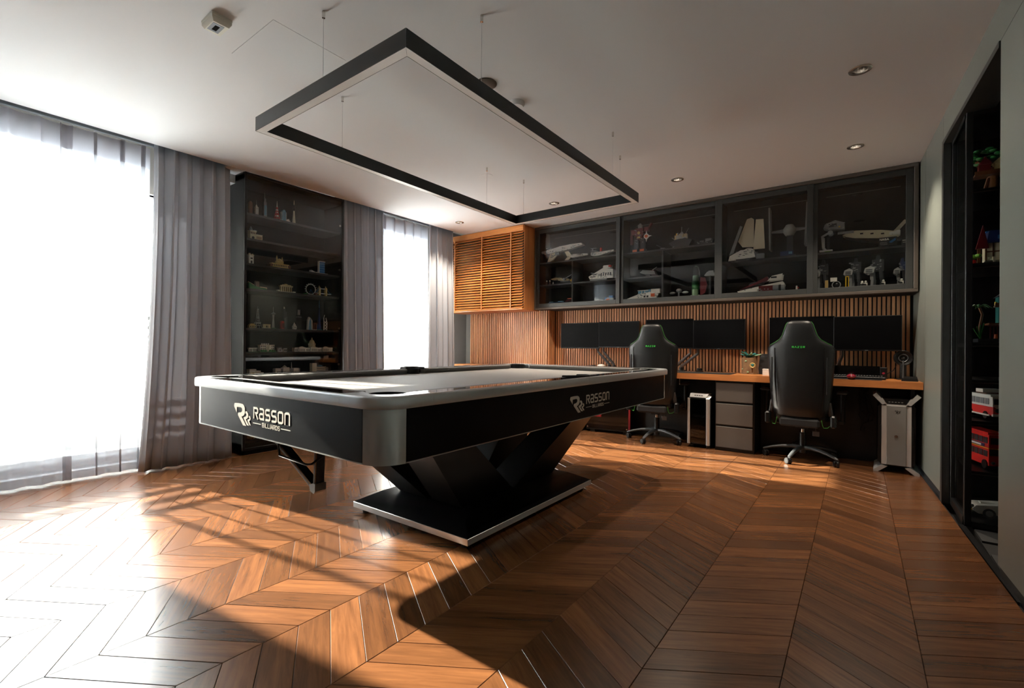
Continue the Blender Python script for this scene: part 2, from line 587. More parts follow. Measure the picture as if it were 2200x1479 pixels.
def plank_geo(poly, org, ang):
    """thin board: chamfered top, local coordinates about org; returns verts, faces, grain"""
    c = Vector((sum(p[0] for p in poly) / len(poly), sum(p[1] for p in poly) / len(poly)))
    n = len(poly)
    g = 0.0007
    def ins(d):
        out = []
        for i in range(n):
            p0, p1, p2 = Vector(poly[i - 1]), Vector(poly[i]), Vector(poly[(i + 1) % n])
            a, b2 = (p1 - p0), (p2 - p1)
            if a.length < 1e-6 or b2.length < 1e-6:
                out.append(p1)
                continue
            a.normalize(); b2.normalize()
            na, nb = Vector((-a.y, a.x)), Vector((-b2.y, b2.x))
            m = na + nb
            k = d / max((1 + na.dot(nb)), 0.25)
            out.append(p1 + m * k)
        return out
    lo, top = ins(g), ins(g + 0.0011)
    vs = [(p.x - org[0], p.y - org[1], -.012) for p in lo] + [(p.x - org[0], p.y - org[1], -.0011) for p in lo] + [(p.x - org[0], p.y - org[1], 0) for p in top]
    fs = [tuple(range(2 * n, 3 * n))]
    for k in (0, 1):
        fs += [(k * n + i, k * n + (i + 1) % n, (k + 1) * n + (i + 1) % n, (k + 1) * n + i) for i in range(n)]
    ca, sa = cos(-ang), sin(-ang)
    gr = [(ca * v[0] - sa * v[1], sa * v[0] + ca * v[1], v[2]) for v in vs]
    return vs, fs, gr
def plank_mesh(name, vs, fs, gr, tone):
    me = bpy.data.meshes.new(name)
    me.from_pydata(vs, [], fs)
    a = me.attributes.new('grain', 'FLOAT_VECTOR', 'POINT')
    a.data.foreach_set('vector', [x for g in gr for x in g])
    t = me.attributes.new('tone', 'FLOAT', 'POINT')
    t.data.foreach_set('value', tone)
    me.materials.append(MATS['oak_floor'])
    return me
camM = cam_ob.matrix_world.inverted()
def seen(p):
    q = camM @ Vector((p[0], p[1], 0))
    if q.z > -0.2: return None
    return (q.x / -q.z * 1005.5, q.y / -q.z * 1005.5)
planks = []
for k in range(-14, 8):
    x0 = -0.182 + PW * k
    even = (k % 2 == 0)
    for j in range(-26, 62):
        yb = 0.051 + PP * j
        # seams at even k carry the peaks, odd k the valleys
        ya, yc = (yb + RISE, yb) if even else (yb, yb + RISE)
        poly = [(x0, ya), (x0 + PW, yc), (x0 + PW, yc + PP), (x0, ya + PP)]
        cp = clip(poly, ROOM)
        if len(cp) < 3: continue
        area = abs(sum(cp[i][0] * cp[(i + 1) % len(cp)][1] - cp[(i + 1) % len(cp)][0] * cp[i][1] for i in range(len(cp)))) / 2
        if area < 2e-4: continue
        full = area > PW * PP * .999
        pr = [seen(p) for p in cp]
        vis = 0.0
        if all(pr):
            cx_ = sum(p[0] for p in pr) / len(pr); cy_ = sum(p[1] for p in pr) / len(pr)
            if abs(cx_) < 1130 and -770 < cy_ < 760:
                vis = abs(sum(pr[i][0] * pr[(i + 1) % len(pr)][1] - pr[(i + 1) % len(pr)][0] * pr[i][1] for i in range(len(pr)))) / 2
        planks.append((vis, full, even, (x0, yb), poly if full else cp))
planks.sort(key=lambda t: -t[0])
ang_of = {True: math.atan2(-RISE, PW), False: math.atan2(RISE, PW)}
shared = {}
FV, FF, FG, FT = [], [], [], []
for i, (vis, full, even, org, poly) in enumerate(planks):
    if i < 300:
        if full:
            if even not in shared:
                vs, fs, gr = plank_geo(poly, org, ang_of[even])
                shared[even] = plank_mesh('plank', vs, fs, gr, [0.0] * len(vs))
            me = shared[even]
        else:
            vs, fs, gr = plank_geo(poly, org, ang_of[even])
            me = plank_mesh('plank', vs, fs, gr, [0.0] * len(vs))
        inst('plank', me, fl, (org[0], org[1], random.uniform(-.0003, .0003)))
    else:
        vs, fs, gr = plank_geo(poly, org, ang_of[even])
        o = len(FV)
        FV += [(v[0] + org[0], v[1] + org[1], v[2]) for v in vs]
        FF += [tuple(q + o for q in f) for f in fs]
        FG += gr
        FT += [random.random()] * len(vs)
fo = bpy.data.objects.new('plank_field', plank_mesh('plank_field', FV, FF, FG, FT))
COL.objects.link(fo)
fo.parent = fl
fo['kind'] = 'stuff'

# ceiling with holes for the downlights and the access hatch
DOWN = [(-1.353, 4.38), (-2.66, 4.34), (-4.04, 4.33), (-0.024, 4.447), (0.001, 3.239)]
HATCH = (-2.71, -2.262, 1.112, 1.512)
holes = [(x - .034, x + .034, y - .034, y + .034) for x, y in DOWN] + [HATCH]
CX1 = RW(YF) + .3
xs = sorted({XC, CX1} | {h[0] for h in holes} | {h[1] for h in holes})
ys = sorted({YF, YB + .02} | {h[2] for h in holes} | {h[3] for h in holes})
b = B()
for i in range(len(xs) - 1):
    for j in range(len(ys) - 1):
        mx_, my_ = (xs[i] + xs[i + 1]) / 2, (ys[j] + ys[j + 1]) / 2
        if any(h[0] < mx_ < h[1] and h[2] < my_ < h[3] for h in holes): continue
        b.add([(xs[i], ys[j], ZC), (xs[i + 1], ys[j], ZC), (xs[i + 1], ys[j + 1], ZC), (xs[i], ys[j + 1], ZC)], [(3, 2, 1, 0)])
b.box(XC, XC + .012, YF, YB, ZC + .0005, ZC + .16)
b.box(XE - .05, XC + .012, YF, YB, ZC + .16, ZC + .2)
b.box(XC, CX1, YF, YB + .3, ZC + .2, ZC + .24)
ceil = structure('ceiling', b, 'ceiling_paint')
B().box(HATCH[0] + .0015, HATCH[1] - .0015, HATCH[2] + .0015, HATCH[3] - .0015, ZC - .0004, ZC + .015).build('access_panel', 'ceiling_paint', ceil)
b = B()
for (x, z0, y0, y1) in ((-4.60, ZC - .012, -1.6, 1.9), (-4.60, ZC - .012, 3.0, 4.7)):
    pass

# window wall with two tall openings
W1, W2 = (-1.6, 1.50), (3.28, 4.58)
ZT = 2.36
b = B()
for y0, y1, z0, z1 in ((YF, W1[0], 0, 2.76), (W1[1], W2[0], 0, 2.76), (W2[1], YB + .12, 0, 2.76), (W1[0], W1[1], ZT, 2.76), (W2[0], W2[1], ZT, 2.76)):
    b.box(XE - .16, XE + .10 if False else XE, y0, y1, z0 - .06, z1)
structure('wall_left', b, 'wall_grey')
for n, (y0, y1), muls in ((1, W1, (-0.45,)), (2, W2, (3.9,))):
    w = empty('window_%d' % n, (XE, (y0 + y1) / 2, 0))
    w['kind'] = 'structure'
    yc = (y0 + y1) / 2
    f = B()
    f.box(-.10, -.03, y0 - yc, y1 - yc, 0, .06, .004).box(-.10, -.03, y0 - yc, y1 - yc, ZT - .06, ZT, .004)
    for y in (y0 + .03, y1 - .03):
        f.box(-.10, -.03, y - yc - .03, y - yc + .03, .06, ZT - .06, .004)
    f.build('window_frame', 'black_metal', w)
    for y in muls:
        B().box(-.10, -.03, y - yc - .035, y - yc + .035, .06, ZT - .06, .004).build('mullion', 'black_metal', w)
    ed = [y0 + .06] + [v for m_ in muls for v in (m_ - .035, m_ + .035)] + [y1 - .06]
    for k in range(0, len(ed), 2):
        B().box(-.068, -.062, ed[k] - yc, ed[k + 1] - yc, .06, ZT - .06).build('pane', 'pane', w)
    if n == 1:
        B().box(-.002, .018, 1.50 - yc, 1.90 - yc, 0, ZT).build('window_frame', 'wall_grey', w)
        h = B().lathe([(.0, 0), (.02, 0), (.02, .012), (.012, .02), (0, .02)], (.018, 1.87 - yc, 1.05), 14, 'x')
        h.box(.034, .05, 1.86 - yc, 1.88 - yc, .94, 1.04, .005)
        h.build('window_handle', 'chrome', w)

# balcony outside: slab; unseen parapet, bars and end wall added to block the sun
b = B().box(-6.6, XE - .16, -3.4, 6.6, -.2, -.03)
bal = structure('balcony_slab', b, 'concrete')
b = B().box(-6.15, -6.0, -3.4, 6.6, -.03, .98)
structure('sun_block_parapet', b, 'concrete')  # out of view, its height set to cut off the low sun
rl = empty('bar_shadow_railing', (-6.07, 1.6, .98), 0, 'dark metal balcony railing of bars outside the windows', 'railing')
for k, z in enumerate((.09, .19, .29)):
    B().box(-.018, .018, -5, 5, z - .02, z + .02, .004).build('rail', 'black_metal', rl)
for k in range(7):
    B().box(-.015, .015, -4.8 + 1.6 * k - .015, -4.8 + 1.6 * k + .015, 0, .29, .003).build('post', 'black_metal', rl)
structure('sun_block_wall', B().box(-6.3, -5.3, -3.4, .16, -.03, 2.9), 'concrete')  # unseen wall added to keep sun off the floor nearest the viewer

# back wall, wall behind the viewer, right wall
structure('wall_back', B().box(XE - .1, .75, YB + .02, YB + .14, -.06, ZC + .2), 'wall_grey')
structure('wall_front', B().box(XE - .1, 1.1, YF - .12, YF, -.06, ZC + .2), 'wall_grey')
YP0, YP1 = 2.965, 4.20            # the passage opening in the right wall
HZ = 2.385
def wallpoly(y0, y1, t0=0.0, t1=.12):
    return [(RW(y0) + t0, y0), (RW(y1) + t0, y1), (RW(y1) + t1, y1), (RW(y0) + t1, y0)]
b = B()
b.prism(wallpoly(YF, YP0, .004), -.06, ZC + .2).prism(wallpoly(YP1, YB + .1, .004), -.06, ZC + .2).prism(wallpoly(YP0, YP1, .004), HZ, ZC + .2)
wr = structure('wall_right', b, 'panel_shadow')
gap = .002
for (y0, y1, z0, z1) in ((-2.6, 1.02, .05, HZ - gap), (1.03, YP0, .05, HZ - gap), (-2.6, YP1 + .0, HZ + gap, ZC), (YP1, 4.86, .05, ZC), (4.864, YB, .05, ZC)):
    B().prism(wallpoly(y0 + gap, y1 - gap, -.006, .004), z0, z1).build('panel', 'panel_green', wr)
b = B()
for y0, y1 in ((YF, YP0), (YP1, YB)):
    b.prism(wallpoly(y0, y1, .002, .02), 0, .05)
structure('baseboard_shadow_gap', b, 'panel_shadow')  # near-black strip standing for the recessed shadow gap below the panels
# opening frame
b = B()
b.prism(wallpoly(YP0, YP1, -.012, .13), HZ - .028, HZ)
b.prism(wallpoly(YP1 - .05, YP1, -.012, .025), 0, HZ - .028)
structure('trim_1', b, 'door_frame')
# passage beyond the opening
b = B()
b.prism([(RW(2.6) + .05, 2.6), (2.2, 2.6), (2.2, 4.6), (RW(4.6) + .05, 4.6)], HZ + .03, HZ + .1)
structure('ceiling_passage', b, 'black_matte')
b = B()
b.box(2.0, 2.1, 2.6, 4.6, -.06, HZ + .03).box(.50, .72, 4.215, 4.65, -.06, ZC + .2).box(.63, .75, 2.55, 2.90, -.06, ZC + .2).box(.70, 2.1, 4.55, 4.65, -.06, HZ + .03).box(.72, 2.1, 2.55, 2.65, -.06, HZ + .03)
structure('wall_passage', b, 'black_matte')
pf = structure('floor_passage', B().box(.38, 2.1, 2.6, 4.6, -.09, -.061).box(RW(2.6) + .002, 2.1, 2.6, 4.6, -.06, -.012), 'panel_shadow')
structure('trim_2', B().prism(wallpoly(2.7, 3.70, -.008, .020), -.02, .001), 'black_metal')
for i in range(4):
    for j in range(5):
        x0 = .530 + .30 * i + .10 * (j % 2)
        y0 = 2.66 + .20 * j
        poly = clip([(x0, y0), (x0 + .296, y0), (x0 + .296, y0 + .196), (x0, y0 + .196)], [(RW(2.6) + .02, 2.6), (1.95, 2.6), (1.95, 3.66), (RW(3.66) + .02, 3.66)])
        if len(poly) >= 3:
            B().prism(poly, -.012, -.001).build('tile', 'tile_dark', pf)

# curtain pocket soffit beside the tall cabinet
structure('trim_3', B().box(-4.93, -4.62, 1.86, 1.94, ZC - .075, ZC + .15).box(-4.62, -4.44, 1.80, 1.94, ZC - .0, ZC + .15), 'ceiling_paint')

# vertical oak slats on the back wall, two sections
sp = structure('trim_4', B().box(XE + .28, -3.315, 5.272, 5.46, .70, 1.50).box(-3.315, RW(5.46) - .004, YB - .004, YB + .02, .70, 1.50), 'black_matte')
sb = B().box(-.0118, .0118, -.011, 0, 0, .79, .0015).mesh('slat', 'oak_slat')
x = -4.655
while x < -3.325:
    inst('slat', sb, sp, (x, 5.272, .705))
    x += .034
x = -3.315
y = 5.29
sb2 = B().box(0, .018, -.011, .011, 0, .79, .0015).mesh('slat', 'oak_slat')
while y < 5.44:
    inst('slat', sb2, sp, (-3.315, y, .705))
    y += .034
x = -3.28
while x < .385:
    inst('slat', sb, sp, (x, YB - .004, .705))
    x += .034

# ------------------------------------------------------------------ curtains
def cloth(y0, y1, z0, z1, xf, amp, lam, seed, rows=16, dens=9, flare=0.0, pinch=False, anchor=0.5, sway=.012):
    rnd = random.Random(seed)
    ph = [rnd.uniform(0, 6.3) for _ in range(4)]
    n = max(8, int((y1 - y0) / lam * dens))
    vs, fs = [], []
    for r in range(rows + 1):
        t = r / rows
        z = z1 + (z0 - z1) * t
        for i in range(n + 1):
            u = i / n
            y = y0 + (y1 - y0) * u
            p = 2 * pi * (y - y0) / lam + 0.5 * sin(2.1 * u * pi + ph[0]) + 0.35 * t * sin(5.1 * u * pi + ph[1])
            a = amp * (0.75 + 0.35 * sin(3.7 * u * pi + ph[2]))
            if pinch:
                sh = (abs(cos(p / 2)) ** (5 - 3.2 * min(1, t * 1.6)))
                dx = a * (1.6 * sh - .5)
                dy = -.046 * (1 - .35 * t) * (.75 + .6 * sin(7 * u * pi + ph[3])) * sin(p) * abs(cos(p / 2)) ** 1.5
            else:
                dx = a * sin(p)
                dy = a * .42 * sin(2 * p)
            yy = y + dy + flare * t * t * (u - anchor) + sway * t * sin(4 * u + ph[3])
            vs.append((xf(t) + dx, yy, z))
    for r in range(rows):
        for i in range(n):
            a = r * (n + 1) + i
            fs.append((a, a + 1, a + n + 2, a + n + 1))
    return vs, fs, n
def cut(vs, fs, n, r0, r1, off):
    """rows r0..r1 of a cloth as a second layer"""
    v2 = [(v[0] + off, v[1], v[2]) for v in vs[r0 * (n + 1):(r1 + 1) * (n + 1)]]
    f2 = []
    for r in range(r1 - r0):
        for i in range(n):
            a = r * (n + 1) + i
            f2.append((a, a + 1, a + n + 2, a + n + 1))
    return v2, f2
def sheer_curtain(name, y0, y1, seed, label, z0=.012):
    vs, fs, n = cloth(y0, y1, z0, ZC + .02, lambda t: -4.615 + .03 * t, .030, .155, seed, rows=30, dens=12, pinch=True, sway=.02)
    o = B().add(vs, fs).build(name, 'sheer', ang=80)
    tag(o, label, 'curtain', 'sheer curtains')
    v, f = cut(vs, fs, n, 0, 2, .004)
    B().add(v, f).build('header_band', 'sheer_hem', o, ang=80)
    v, f = cut(vs, fs, n, 28, 30, .004)
    B().add(v, f).build('hem', 'sheer_hem', o, ang=80)
sheer_curtain('sheer_curtain', -1.5, .80, 3, 'wide sheer white curtain over the nearest tall window')
sheer_curtain('sheer_curtain', .79, 1.30, 4, 'narrow sheer white curtain hanging just beside the first grey drape')
sheer_curtain('sheer_curtain', 3.46, 3.92, 5, 'sheer white curtain just right of the drape beside the black cabinet')
sheer_curtain('sheer_curtain', 3.91, 4.34, 6, 'sheer white curtain left of the drape beside the louvred cabinet')
def drape(y0, y1, seed, label, flare, anchor):
    vs, fs, n = cloth(y0, y1, .012, ZC + .03, lambda t: -4.505 + .065 * t, .042, .098, seed, rows=22, dens=14, flare=flare, anchor=anchor, sway=.015)
    o = B().add(vs, fs).build('drape', 'drape', ang=80)
    md = o.modifiers.new('thickness', 'SOLIDIFY')
    md.thickness = .003
    tag(o, label, 'curtain', 'grey drapes')
drape(1.285, 1.86, 11, 'grey drape bunched left of the tall black display cabinet', .10, 1.0)
drape(2.972, 3.50, 12, 'grey drape bunched right of the tall black display cabinet', .02, .0)
drape(4.24, 4.69, 13, 'grey drape bunched beside the louvred wooden cabinet', .06, 1.0)
for nm, y0, y1, lb in (('curtain_track', -1.6, 1.90, 'grey curtain track along the ceiling edge at the nearest window'), ('curtain_track', 2.98, 4.78, 'grey curtain track along the ceiling edge at the far window')):
    t = tag(B().box(-4.665, -4.635, y0, y1, ZC + .05, ZC + .08, .003).box(-4.505, -4.475, y0, y1, ZC + .05, ZC + .08, .003).build(nm, 'sensor_grey'), lb, 'curtain track')

# ------------------------------------------------------------------ pool table
TC = (-1.974, 2.352)
HX, HY, RR = .774, 1.416, .11
tb = empty('pool_table', (*TC, 0), 0, 'black and aluminium pool table with light grey cloth standing on a V-legged base', 'pool table')
def outline(hx, hy, r, a, b2, n=8):
    """points of a rounded rectangle between two named stations, counter-clockwise; station = (side, offset)"""
    pts = []
    cs = [((hx - r, hy - r), 0), ((-hx + r, hy - r), 90), ((-hx + r, -hy + r), 180), ((hx - r, -hy + r), 270)]
    for (cx, cy_), a0 in cs:
        for k in range(n + 1):
            t = radians(a0 + 90 * k / n)
            pts.append((cx + r * cos(t), cy_ + r * sin(t), cos(t), sin(t)))
    return pts
ring = outline(HX, HY, RR, 0, 0)
def sweep(b, path, sec):
    rings = [[(x - nx * d, y - ny * d, z) for d, z in sec] for x, y, nx, ny in path]
    b.loft(rings, True)
TRIM = [(.002, .792), (.03, .792), (.03, .829), (.0135, .829), (.0135, .8350), (.008, .8350), (.003, .832), (0, .826), (0, .800)]
CL = .225
def side_path(ax, s, t0, t1):
    """straight run along a side; ax 'x' for the ends, 'y' for the long sides, s = sign of that side"""
    if ax == 'y':
        return [(s * HX, t0, s, 0), (s * HX, t1, s, 0)] if s > 0 else [(s * HX, t1, s, 0), (s * HX, t0, s, 0)]
    return [(t1, s * HY, 0, s), (t0, s * HY, 0, s)] if s > 0 else [(t0, s * HY, 0, s), (t1, s * HY, 0, s)]
RT = [(.014, .8295), (.0305, .8295), (.0305, .80), (.095, .80), (.095, .834), (.014, .834)]
CU = [(.0945, .796), (.126, .796), (.143, .818), (.143, .827), (.128, .8335), (.0945, .8335)]
def cushion(ax, s, t0, t1, k0, k1):
    vs = []
    for t, k in ((t0, k0), (t1, k1)):
        for d, z in CU:
            tt = t + k * max(0, d - .095)
            vs.append((s * (HX - d), tt, z) if ax == 'y' else (tt, s * (HY - d), z))
    n = len(CU)
    fs = [tuple(range(n)), tuple(range(n, 2 * n))[::-1]] + [(i, n + i, n + (i + 1) % n, (i + 1) % n) for i in range(n)]
    bb = B().add(vs, fs)
    o = bb.build('cushion', 'cushion_cloth_shaded', tb)
    bm = bmesh.new(); bm.from_mesh(o.data); bmesh.ops.recalc_face_normals(bm, faces=bm.faces); bm.to_mesh(o.data); bm.free()
g = .0008
for s in (1, -1):
    b = B(); sweep(b, side_path('x', s, -HX + CL + g, HX - CL - g), TRIM); b.build('rail_trim', 'alu', tb)
    b = B(); sweep(b, side_path('x', s, -HX + CL, HX - CL), RT); b.build('rail_top', 'rail_gloss', tb)
    cushion('x', s, -HX + .225, HX - .225, 1.0, -1.0)
    for t0, t1 in ((-HY + CL + g, -g), (g, HY - CL - g)):
        b = B(); sweep(b, side_path('y', s, t0, t1), TRIM); b.build('rail_trim', 'alu', tb)
    for t0, t1, k0, k1 in ((-HY + CL, -.075, 1.0, -.35), (.075, HY - CL, .35, -1.0)):
        b = B(); sweep(b, side_path('y', s, t0, t1), RT); b.build('rail_top', 'rail_gloss', tb)
        cushion('y', s, t0, t1, k0, k1)
# corner castings with their pockets
for sx in (1, -1):
    for sy in (1, -1):
        path = [(HX, HY - CL, 1, 0), (HX, HY - RR - .03, 1, 0)]
        for k in range(11):
            t = radians(90 * k / 10)
            path.append((HX - RR + RR * cos(t), HY - RR + RR * sin(t), cos(t), sin(t)))
        path += [(HX - RR - .03, HY, 0, 1), (HX - CL, HY, 0, 1)]
        def mir(p):
            p = [(x * sx, y * sy, nx * sx, ny * sy) for x, y, nx, ny in p]
            return p if sx * sy > 0 else p[::-1]
        b = B(); sweep(b, mir(path), TRIM)
        pc = (HX - .128, HY - .128)
        n = len(path)
        inner = []
        for i, (x, y, nx, ny) in enumerate(path):
            t = radians(-62 + 214 * i / (n - 1))
            inner.append((pc[0] + .066 * cos(t), pc[1] + .066 * sin(t)))
        inner[0] = (HX - .095, HY - CL)
        inner[1] = (HX - .080, HY - CL + .055)
        inner[-1] = (HX - CL, HY - .095)
        inner[-2] = (HX - CL + .055, HY - .080)
        vs, fs = [], []
        for (x, y, nx, ny), q in zip(path, inner):
            o_ = (x - nx * .012, y - ny * .012)
            for p, z in ((o_, .8346), (q, .8346), (q, .80), (o_, .80)):
                vs.append((p[0] * sx, p[1] * sy, z))
        for i in range(n - 1):
            for k in range(4):
                f = (i * 4 + k, i * 4 + (k + 1) % 4, (i + 1) * 4 + (k + 1) % 4, (i + 1) * 4 + k)
                fs.append(f if sx * sy > 0 else f[::-1])
        b.add(vs, [f[::-1] for f in fs])
        b.build('corner_casting', 'alu', tb)
        B().lathe([(.064, .832), (.0655, .832), (.0655, .69), (0, .69), (0, .70), (.055, .70), (.062, .76), (.064, .832)], (pc[0] * sx, pc[1] * sy, 0), 26).build('pocket', 'pocket_black', tb)
        # apron corner post
        b = B()
        rad, ins = .10, .018
        c = (HX - ins - rad, HY - ins - rad)
        pp = [(c[0] + rad * cos(radians(90 * k / 12)), c[1] + rad * sin(radians(90 * k / 12))) for k in range(13)]
        qq = [(c[0] + (rad - .02) * cos(radians(90 * k / 12)), c[1] + (rad - .02) * sin(radians(90 * k / 12))) for k in range(13)]
        b.prism([(x * sx, y * sy) for x, y in pp + qq[::-1]], .605, .793)
        b.build('corner_post', 'alu_light', tb, ang=50)
for s in (1, -1):
    pc = (s * (HX - .088), 0)
    B().lathe([(.050, .832), (.052, .832), (.052, .69), (0, .69), (0, .70), (.044, .70), (.049, .76), (.050, .832)], (*pc, 0), 24).build('pocket', 'pocket_black', tb)
    pts = [(s * (HX - .125), -.085, .834)] + [(s * (HX - .058 + .036 * cos(radians(a))), .072 * sin(radians(a)), .8365) for a in range(-90, 91, 15)] + [(s * (HX - .125), .085, .834)]
    B().tube(pts, .009, 8).build('pocket_liner', 'black_matte', tb)
# bed with the pocket cut-outs
bed = []
for sx, sy, a0 in ((1, 1, 0), (-1, 1, 90), (-1, -1, 180), (1, -1, 270)):
    c = ((HX - .128) * sx, (HY - .128) * sy)
    seg = [(c[0] + .067 * cos(radians(a0 + 180 + 180 * (1 - k / 8) - 45 + (0))), c[1] + .067 * sin(radians(a0 + 180 + 180 * (1 - k / 8) - 45))) for k in range(9)]
    ex = ((HX - .10) * sx, (HY - .20) * sy)
    ey = ((HX - .20) * sx, (HY - .10) * sy)
    bed += ([ex] + seg + [ey]) if sx * sy > 0 else ([ey] + seg + [ex])
    if sx > 0 and sy < 0 or sx < 0 and sy > 0:
        cxs = sx * (HX - .088)
        if sx < 0:
            bed += [(-(HX - .10), .064)] + [(cxs + .064 * cos(radians(a)), .064 * sin(radians(a))) for a in range(60, -61, -20)] + [(-(HX - .10), -.064)]
        else:
            bed += [((HX - .10), -.064)] + [(cxs + .064 * cos(radians(a)), .064 * sin(radians(a))) for a in range(240, 119, -20)] + [((HX - .10), .064)]
B().prism(bed, .760, .796).build('bed', 'cloth_grey', tb)
# apron
ax0, ay0 = HX - .018, HY - .018
g2 = .101
for s in (1, -1):
    B().box(-ax0 + g2, ax0 - g2, s * ay0, s * (ay0 - .022), .609, .793, .002).build('apron_panel', 'table_black', tb)
    B().box(s * ax0, s * (ax0 - .022), -ay0 + g2, ay0 - g2, .609, .793, .002).build('apron_panel', 'table_black', tb)
b = B()
for s in (1, -1):
    b.box(-ax0 + g2, ax0 - g2, s * (ay0 + .001), s * (ay0 - .012), .605, .609)
    b.box(s * (ax0 + .001), s * (ax0 - .012), -ay0 + g2, ay0 - g2, .605, .609)
b.build('apron_edge', 'alu_light', tb)
B().box(-ax0 + .03, ax0 - .03, -ay0 + .03, ay0 - .03, .63, .76).build('underframe', 'black_matte', tb)
# base
b = B()
px, py = .459, .652
b.box(-px, px, -py, py, .030, .0632, .0015)
b.build('plinth_band', 'alu_light', tb)
b = B()
r1 = [(px - .004, py - .004), (-px + .004, py - .004), (-px + .004, -py + .004), (px - .004, -py + .004)]
r2 = [(px - .12, py - .12), (-px + .12, py - .12), (-px + .12, -py + .12), (px - .12, -py + .12)]
b.loft([[(x, y, .0632) for x, y in r1], [(x, y, .0645) for x, y in r1], [(x, y, .123) for x, y in r2]])
b.build('plinth', 'table_black', tb)
for x in (-.40, 0, .40):
    for y in (-.6, 0, .6):
        B().cyl((x, y, 0), .022, .022, .031, 12).build('foot', 'black_matte', tb)
for sx in (1, -1):
    for sy in (1, -1):
        def ringz(x1, yi, yo, z):
            x0_ = x1 - .23
            return [(sx * x0_, sy * yi, z), (sx * x1, sy * yi, z), (sx * x1, sy * yo, z), (sx * x0_, sy * yo, z)]
        lo = ringz(.252, .006, .466, .122)
        hi = ringz(.430, .709, .953, .632)
        b = B()
        b.loft([lo, hi] if sx * sy > 0 else [lo[::-1], hi[::-1]])
        b.build('leg', 'leg_black', tb)
# logos on the near end and on the long side
def logo(name, M, t):
    b = B()
    def em(x, y):
        yy = y - .15 * (x - 110)
        return ((x - 110) * .000287, .0905 - (yy - 170) * .000118)
    shapes = [[(130, 170), (260, 177), (390, 205), (440, 250), (470, 340), (472, 530), (440, 620), (400, 652), (365, 668), (520, 1005), (415, 990), (245, 620), (245, 560), (265, 525), (330, 520), (370, 490), (385, 430), (380, 370), (350, 325), (205, 315), (200, 530), (110, 290), (115, 220)],
              [(500, 460), (540, 470), (575, 540), (585, 620), (570, 700), (520, 755), (505, 762), (610, 990), (540, 970), (430, 720), (440, 680), (490, 670), (515, 640), (525, 590), (510, 545), (490, 535)],
              [(610, 630), (640, 640), (660, 700), (655, 770), (610, 820), (670, 970), (620, 960), (555, 790), (565, 765), (610, 750), (625, 720), (615, 690), (600, 680)]]
    for sh in shapes:
        b.prism([em(*p) for p in sh], -t, 0, 'y', M)
    lettering(b, 'Rasson', .178, .038, .050, 1.03, .165, M, t)
    x = lettering(b, 'BILLIARDS', .258, .009, .0185, 1.0, .17, M, t)
    b.box(.180, .247, -t, 0, .018, .0205, 0, M)
    b.box(.413, .484, -t, 0, .018, .0205, 0, M)
    b.build(name, 'logo_silver', tb)
logo('logo', Matrix.Translation((-2.257 - TC[0], -ay0 - .0006, .646)), .0012)
logo('logo', Matrix.Translation((ax0 + .0006, 2.164 - TC[1], .646)) @ Matrix.Rotation(pi / 2, 4, 'Z'), .0012)
# wire hook under the near end and the rack that hangs in it
hk = [(-1.935, 1.0, .60), (-1.935, .99, .552), (-1.925, .99, .542), (-1.72, .99, .535), (-1.70, 1.0, .538), (-1.685, 1.09, .560), (-1.685, 1.10, .60)]
B().tube([(x - TC[0], y - TC[1], z + (.03 if z > .55 else 0)) for x, y, z in hk], .005, 8).build('rack_hook', 'black_metal', tb)
rk = empty('ball_rack', (-1.725, 1.045, .425), 0, 'bronze triangular ball rack hanging point-down under the near end of the table', 'ball rack')
A = Vector((0, 0, 0))
d1 = Vector((cos(radians(153)), 0, sin(radians(153)))); d2 = Vector((cos(radians(88)), 0, sin(radians(88))))
L_ = .37
for nm, p, q in (('side', A, A + d1 * L_), ('side', A, A + d2 * .195), ):
    dd = (q - p).normalized()
    ang = math.atan2(dd.z, dd.x)
    M = Matrix.Translation(p) @ Matrix.Rotation(-ang, 4, 'Y')
    B().box(.0, (q - p).length, -.021, .021, -.008, .008, .003, M).build('side', 'bronze', rk)
    B().box(.02, (q - p).length - .01, -.0215, -.0210, -.004, .004, 0, M).box(.02, (q - p).length - .01, -.017, .017, .0085, .0095, 0, M).box(.02, (q - p).length - .01, -.017, .017, -.0095, -.0085, 0, M).build('inlay', 'black_matte', rk)
B().prism([(-.022, -.004), (.004, -.012), (.013, -.002), (.014, .028), (-.004, .028), (-.028, .020)], -.024, .024, 'y').build('corner_cap', 'plastic_grey', rk)

